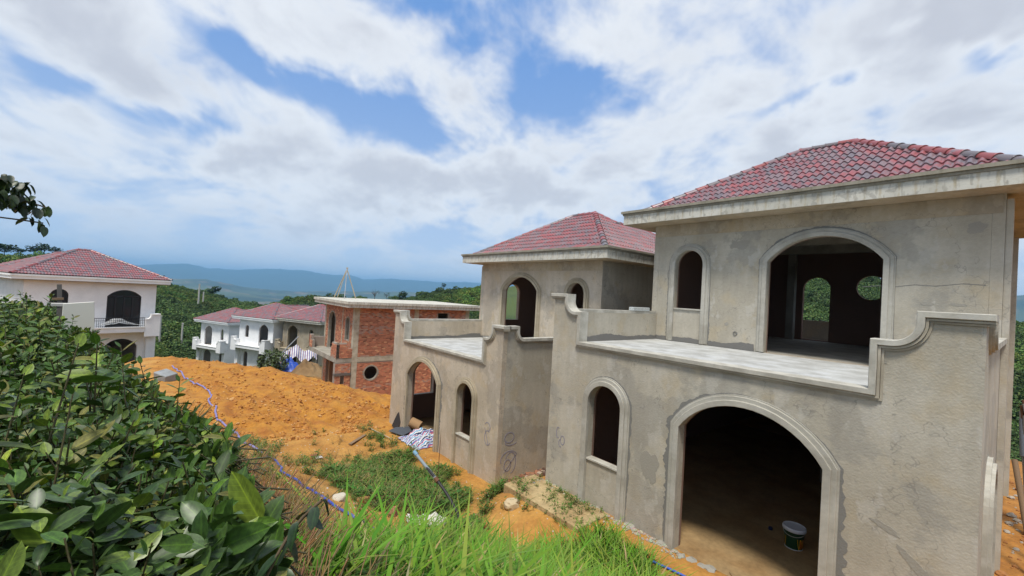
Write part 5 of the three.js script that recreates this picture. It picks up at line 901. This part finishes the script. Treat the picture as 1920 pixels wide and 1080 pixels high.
{ const m = add(scene, 'black_panel', plate([[-0.16, 0], [0.2, 0.02], [0.24, 0.8], [0.06, 0.92], [-0.12, 0.55]], [], 0.02, 0.04, 0.004), std({ color: rgb(0.03, 0.03, 0.032), roughness: 0.7 })); m.position.copy(P(15.35, 7.27, -1.02)); m.rotation.set(-0.14, 0.25, -0.28); tag(m, 'torn black sheet leaning against the left jamb of the doorway', 'sheet'); }
{ const m = add(scene, 'dark_panel', plate([[-0.42, -0.1], [0.3, -0.22], [0.5, 0.1], [0.2, 0.3], [-0.3, 0.15]], [], 0.015, 0.03, 0.004), std({ color: rgb(0.055, 0.062, 0.075), roughness: 0.6 })); m.position.copy(P(14.55, 7.1, -0.88)); m.rotation.set(-1.2, 0.3, 0.15, 'YXZ'); tag(m, 'slate grey sheet lying in front of the cloth heap', 'sheet'); }
{ const m = add(scene, 'wooden_stick', pole(V3(-0.8, 0, 0), V3(0.9, 0.05, 0.1), 0.022, 0.018, 7), M.woodPale); m.position.copy(G(14.9, 6.55, 0.04)); m.rotation.y = 0.15; tag(m, 'long pale stick lying on the sand before the doorway', 'stick'); }
{ const m = add(scene, 'scrap_board', box(-0.55, 0, -0.06, 0.55, 0.04, 0.06, 0.006), M.wood); m.position.copy(G(14.6, 5.6, 0.02)); m.rotation.set(0.05, -0.8, 0.08); tag(m, 'short brown board half buried in the sand', 'board'); }
{ const pts = [P(8.75, 7.3, 0)]; // scrawled marks on the walls: strokes of violet chalk
  const ink = std({ color: rgb(0.27, 0.26, 0.31), roughness: 1 }), stroke = (g, pl, w) => { for (const s of pl) add(g, 'scrawl', plate(strip(s, -w / 2, w / 2), [], 0.005, 0.003), ink); };
  const curl = (cx, cy, rx, ry, a0, a1, n = 16) => Array.from({ length: n + 1 }, (_, i) => { const a = mix(a0, a1, i / n) * D2R; return [cx + rx * Math.cos(a), cy + ry * Math.sin(a)]; });
  const host = villaNext, gA = new THREE.Group(); gA.name = 'scrawl_marks'; host.add(gA);
  stroke(gA, [curl(6.45, 1.25, 0.14, 0.2, 60, 330), curl(6.42, 1.55, 0.13, 0.12, -60, 160), [[6.3, 1.5], [6.5, 1.05]]], 0.022);
  const gB = new THREE.Group(); gB.name = 'scrawl_marks'; gB.rotation.y = Math.PI / 2; gB.position.set(6.9, 0, 0); host.add(gB);   // on the side wall, drawing x = depth
  stroke(gB, [curl(0.42, 1.32, 0.17, 0.14, 40, 400), curl(0.5, 1.2, 0.22, 0.1, 180, 330), curl(0.45, 0.72, 0.3, 0.22, 20, 200), curl(0.5, 0.6, 0.2, 0.3, -80, 150), curl(0.4, 0.55, 0.12, 0.16, 0, 360), [[0.28, 0.35], [0.7, 0.8]]], 0.028);
  const gC = new THREE.Group(); gC.name = 'scrawl_marks'; villaNear.add(gC);
  stroke(gC, [curl(0.33, 1.22, 0.05, 0.12, 60, 300), curl(0.48, 1.08, 0.06, 0.1, 0, 360), curl(0.42, 1.0, 0.05, 0.08, 90, 300)], 0.02);
}
// ---- in and beside the nearest villa
{ // paint bucket with a printed band
  const cv = document.createElement('canvas'); cv.width = 1024; cv.height = 256; const x = cv.getContext('2d'); x.fillStyle = '#0c3a20'; x.fillRect(0, 0, 1024, 256); x.fillStyle = '#d9dde0'; x.fillRect(0, 236, 1024, 20);
  for (const off of [0, 512]) { x.strokeStyle = '#d7a514'; x.lineWidth = 11; x.beginPath(); x.ellipse(off + 256, 20, 150, 88, 0, 0.15, Math.PI - 0.15); x.stroke(); x.fillStyle = '#c8501a'; for (let i = 0; i < 6; i++) { x.fillRect(off + 152 + i * 34, 34 + (i % 2) * 4, 22, 42); x.clearRect; } x.fillStyle = '#e9b418'; for (let i = 0; i < 6; i++) { x.fillRect(off + 152 + i * 34, 34 + (i % 2) * 4, 7, 42); x.fillRect(off + 152 + i * 34, 34 + (i * 13) % 30, 22, 8); } x.fillStyle = '#2f8d55'; x.fillRect(off + 170, 122, 150, 12); x.fillStyle = '#8fa39a'; x.beginPath(); x.arc(off + 235, 172, 26, 0, 6.3); x.fill(); x.fillStyle = '#c9d2cf'; x.fillRect(off + 330, 200, 90, 12); }
  const t = new THREE.CanvasTexture(cv); t.colorSpace = THREE.SRGBColorSpace; t.wrapS = THREE.RepeatWrapping;
  const g = thing('paint_bucket', 'green paint bucket with a white lid on the floor inside the arched doorway', 'bucket', P(2.66, 9.3, -0.01));
  const lathe = (l, n = 36) => new THREE.LatheGeometry(l.map(([a, b]) => new THREE.Vector2(a, b)), n);
  add(g, 'body', lathe([[0, 0], [0.135, 0], [0.14, 0.01], [0.165, 0.34]]), std({ map: t, roughness: 0.4 }));
  add(g, 'lid', lathe([[0.16, 0.318], [0.185, 0.322], [0.19, 0.335], [0.19, 0.365], [0.18, 0.385], [0.168, 0.388], [0.16, 0.37], [0, 0.368]]), std({ color: rgb(0.62, 0.66, 0.74), roughness: 0.45 }));
  add(g, 'rim', lathe([[0.138, -0.001], [0.146, 0.002], [0.147, 0.014], [0.140, 0.016]]), std({ color: rgb(0.6, 0.62, 0.64), roughness: 0.5 }));
  const h = new THREE.TorusGeometry(0.17, 0.005, 5, 24, Math.PI); h.rotateX(1.9); h.translate(0, 0.3, 0); add(g, 'handle', h, M.coping);
}
{ const m = add(scene, 'bottle_cap', new THREE.CylinderGeometry(0.035, 0.04, 0.05, 14), std({ color: rgb(0.015, 0.02, 0.08), roughness: 0.4 })); m.position.copy(P(3.15, 9.6, 0.02)); tag(m, 'small dark blue cap on the floor left of the bucket', 'cap'); }
{ const g = thing('aerated_block', 'speckled pale block lying on the parapet of the nearest villa', 'block', P(7.12, 10.6, 4.085)); add(g, 'body', box(-0.06, 0, -0.45, 0.1, 0.10, 0.35, 0.01), std({ map: repeated(greyMap, 3), color: rgb(1.0, 1.06, 1.1), roughness: 0.9 })); }
{ // props stacked against the side of the nearest villa
  const r = rng(71);
  const heap = thing('prop_bundle', 'bundle of wooden and steel props leaning on the far side of the nearest villa', 'props', P(0.05, 14.2, 0));
  for (let i = 0; i < 9; i++) add(heap, 'prop', pole(V3(0.15 + 0.45 * r(), 0.0, 0.6 - 1.2 * r()), V3(-0.02 + 0.1 * r(), 2.3 + 0.6 * r(), -0.5 + 0.3 * r()), 0.035, 0.03, 7), [M.wood, M.woodGrey, M.steel, M.rust][i % 4]);
  add(heap, 'plastic_wrap', pole(V3(0.12, 1.55, -0.1), V3(0.05, 2.3, -0.3), 0.12, 0.08, 9), std({ color: rgb(0.14, 0.16, 0.2), roughness: 0.4 }));
  for (const [A, N, k] of [[0.02, 11.9, 0], [-0.12, 12.4, 1]]) { const m = add(scene, 'timber_prop', pole(V3(0.22 + k * 0.1, 0, 0.2), V3(-0.08, 1.85 - 0.2 * k, -0.4), 0.045, 0.04, 8), M.wood); m.position.copy(P(A, N, 0)); tag(m, k ? 'shorter brown timber prop second from the villa corner at the right edge' : 'brown timber prop nearest the villa corner at the right edge', 'timber'); }
}
// ---- beyond the tea bushes
{ const b = P(10.1, -1.0, nearHeight(10.1, -1.0)), g = thing('white_board', 'tilted white board box rising above the tea bushes', 'board', b, 1.72); add(g, 'panel', plate([[-0.19, 0.0], [0.27, 0.0], [0.19, 1.47], [-0.17, 1.43]], [], 0.16, 0.05, 0.006), std({ color: rgb(0.66, 0.65, 0.58), roughness: 0.6 })); add(g, 'side_board', box(-0.23, 0, -0.12, -0.19, 1.36, 0.10), M.woodGrey); add(g, 'top_board', box(-0.3, 1.385, -0.12, 0.15, 1.425, 0.105), M.concretePost); add(g, 'post', box(0.1, 0, -0.1, 0.16, 1.3, -0.02), M.wood); }
{ const b = P(10.6, -1.18, nearHeight(10.6, -1.18)), g = thing('wooden_post', 'weathered wooden post with a short crosspiece behind the white board', 'post', b, 1.7); const u = add(g, 'upright', box(-0.03, 0, -0.02, 0.03, 1.74, 0.02, 0.005), M.woodGrey); u.rotation.z = 0.06; const c = add(g, 'crosspiece', box(-0.09, 1.47, 0.022, 0.05, 1.51, 0.04, 0.004), M.wood); c.rotation.z = 0.06; }
const fieldPost = (az, R, h, r0, label, steel) => { const A = R * Math.cos(az * D2R), N = R * Math.sin(az * D2R), m = add(scene, 'field_post', (() => { const a = pole(V3(0, -0.3, 0), V3(0.03 * h, h, 0), r0, r0 * 0.8, 8), c = pole(V3(0.03 * h, h, 0), V3(0.031 * h, h + 0.05, 0), r0 * 1.15, r0 * 1.15, 8); return merge([a, c]); })(), steel ? M.steel : M.concretePost); m.position.copy(P(A, N, groundHeight(A, N))); tag(m, label, 'post', 'posts in the green field'); };
fieldPost(2.33, 96, 4.6, 0.16, 'tall pale post in the field left of the white villas');
fieldPost(0.5, 96, 5.2, 0.17, 'tall pale post just right of the finished villa');
fieldPost(3.55, 190, 8, 0.3, 'white pole on the slope above the farthest villa, the taller of two');
fieldPost(3.95, 190, 5.6, 0.26, 'shorter white pole beside the taller one on the slope');
fieldPost(1.55, 58, 2.6, 0.06, 'slim steel post beyond the fill, left one of the pair', true);
fieldPost(2.2, 58, 2.7, 0.06, 'slim steel post beyond the fill, right one of the pair', true);
// ---- by the grey villa: awning, tarpaulin, sand
{
  const o = P(46, 10.9, groundHeight(46, 10.9)), g = thing('striped_awning', 'sagging striped awning slung between poles before the grey villa', 'awning', o, 76 * D2R);
  const st = tex(256, (u, v) => { const k = ((u * 11) % 1 + 1) % 1; return S3(k < 0.3 ? [0.06, 0.10, 0.3] : k < 0.42 ? [0.45, 0.12, 0.12] : [0.66, 0.66, 0.66]); });
  const pl = [[V3(-2.5, -0.2, 0.5), V3(0.15, 2.95, 0)], [V3(1.45, -0.2, 0.1), V3(1.5, 2.3, 0)], [V3(2.0, -0.2, -0.4), V3(1.95, 1.9, 0)], [V3(-0.7, -0.2, 1.1), V3(-0.55, 1.6, 0.8)]];
  pl.forEach(([a, b], i) => add(g, 'pole', pole(a, b, 0.06, 0.05, 8), i === 1 || i === 2 ? M.woodGrey : i ? M.rust : M.steel));
  const TOPS = [[-1.7, 0.9], [-0.6, 1.7], [0.05, 2.25], [0.4, 1.75], [0.8, 1.5], [1.2, 1.75], [1.55, 2.25], [1.9, 1.8]];
  const cl = clothSheet(3.6, 1.7, 50, 20, (x, z) => { const xx = x + 0.1, top = table(TOPS, xx); return [xx, top - (z + 0.85) * 0.62 + 0.1 * fbm(x * 2.5, z * 2.5, 3), 0.25 + (z + 0.85) * 0.45 + 0.15 * fbm(x * 3 + 4, z * 1.2, 3)]; });
  add(g, 'cloth', cl, std({ map: repeated(st, 1.7, 1), roughness: 0.85, side: THREE.DoubleSide }));
}
function heap(name, A, N, h0, sx, sy, sz, seed, mat, label, cat, turn = 0) { const g = clothSheet(2, 2, 40, 40, (x, z) => { const d = Math.hypot(x, z), e = clamp(1 - d, 0, 1); return [x * sx, sy * Math.pow(sstep(0, 1, e), 0.7) * (1 + 0.8 * fbm(x * 1.8 + seed, z * 1.8, 4)) - 0.05, z * sz]; }); const m = add(scene, name, g, mat); m.position.copy(P(A, N, h0)); m.rotation.y = turn; return tag(m, label, cat); }
const yard = (A, N) => groundHeight(A, N);
heap('blue_tarpaulin', 44, 10.0, yard(44, 10.0), 1.5, 1.15, 1.2, 3, M.blueTarp, 'crumpled bright blue tarpaulin beside the sand pile', 'tarpaulin', 0.4);
heap('sand_pile', 41.8, 11.1, yard(41.8, 11.1), 1.9, 1.1, 1.8, 8, M.sand, 'brown sand pile in front of the brick shell', 'sand pile');
heap('sand_heap', 38.5, 6.6, yard(38.5, 6.6), 2.2, 1.3, 2.2, 12, M.sand, 'low yellow heap of sand behind the crest of the fill', 'sand pile');
{ const g = thing('site_bush', 'grey green bush between the fill and the striped awning', 'bush', P(43.0, 8.7, yard(43.0, 8.7))); const l = []; const r = rng(5); for (let k = 0; k < 7; k++) { const c = clump(1400 + k, 120, 0.16, [[0.09, 0.12, 0.05], [0.06, 0.09, 0.03]]), s = 0.7 + 0.4 * r(); c.scale(s, s * 1.1, s); c.translate((r() - 0.5) * 2.2, r() * 0.5, (r() - 0.5) * 1.4); l.push(c); } add(g, 'foliage', merge(l), farLeafMat); add(g, 'stem', pole(V3(0, -0.8, 0), V3(0, 1, 0), 0.05, 0.03), M.bark); }

renderer.render(scene, camera);
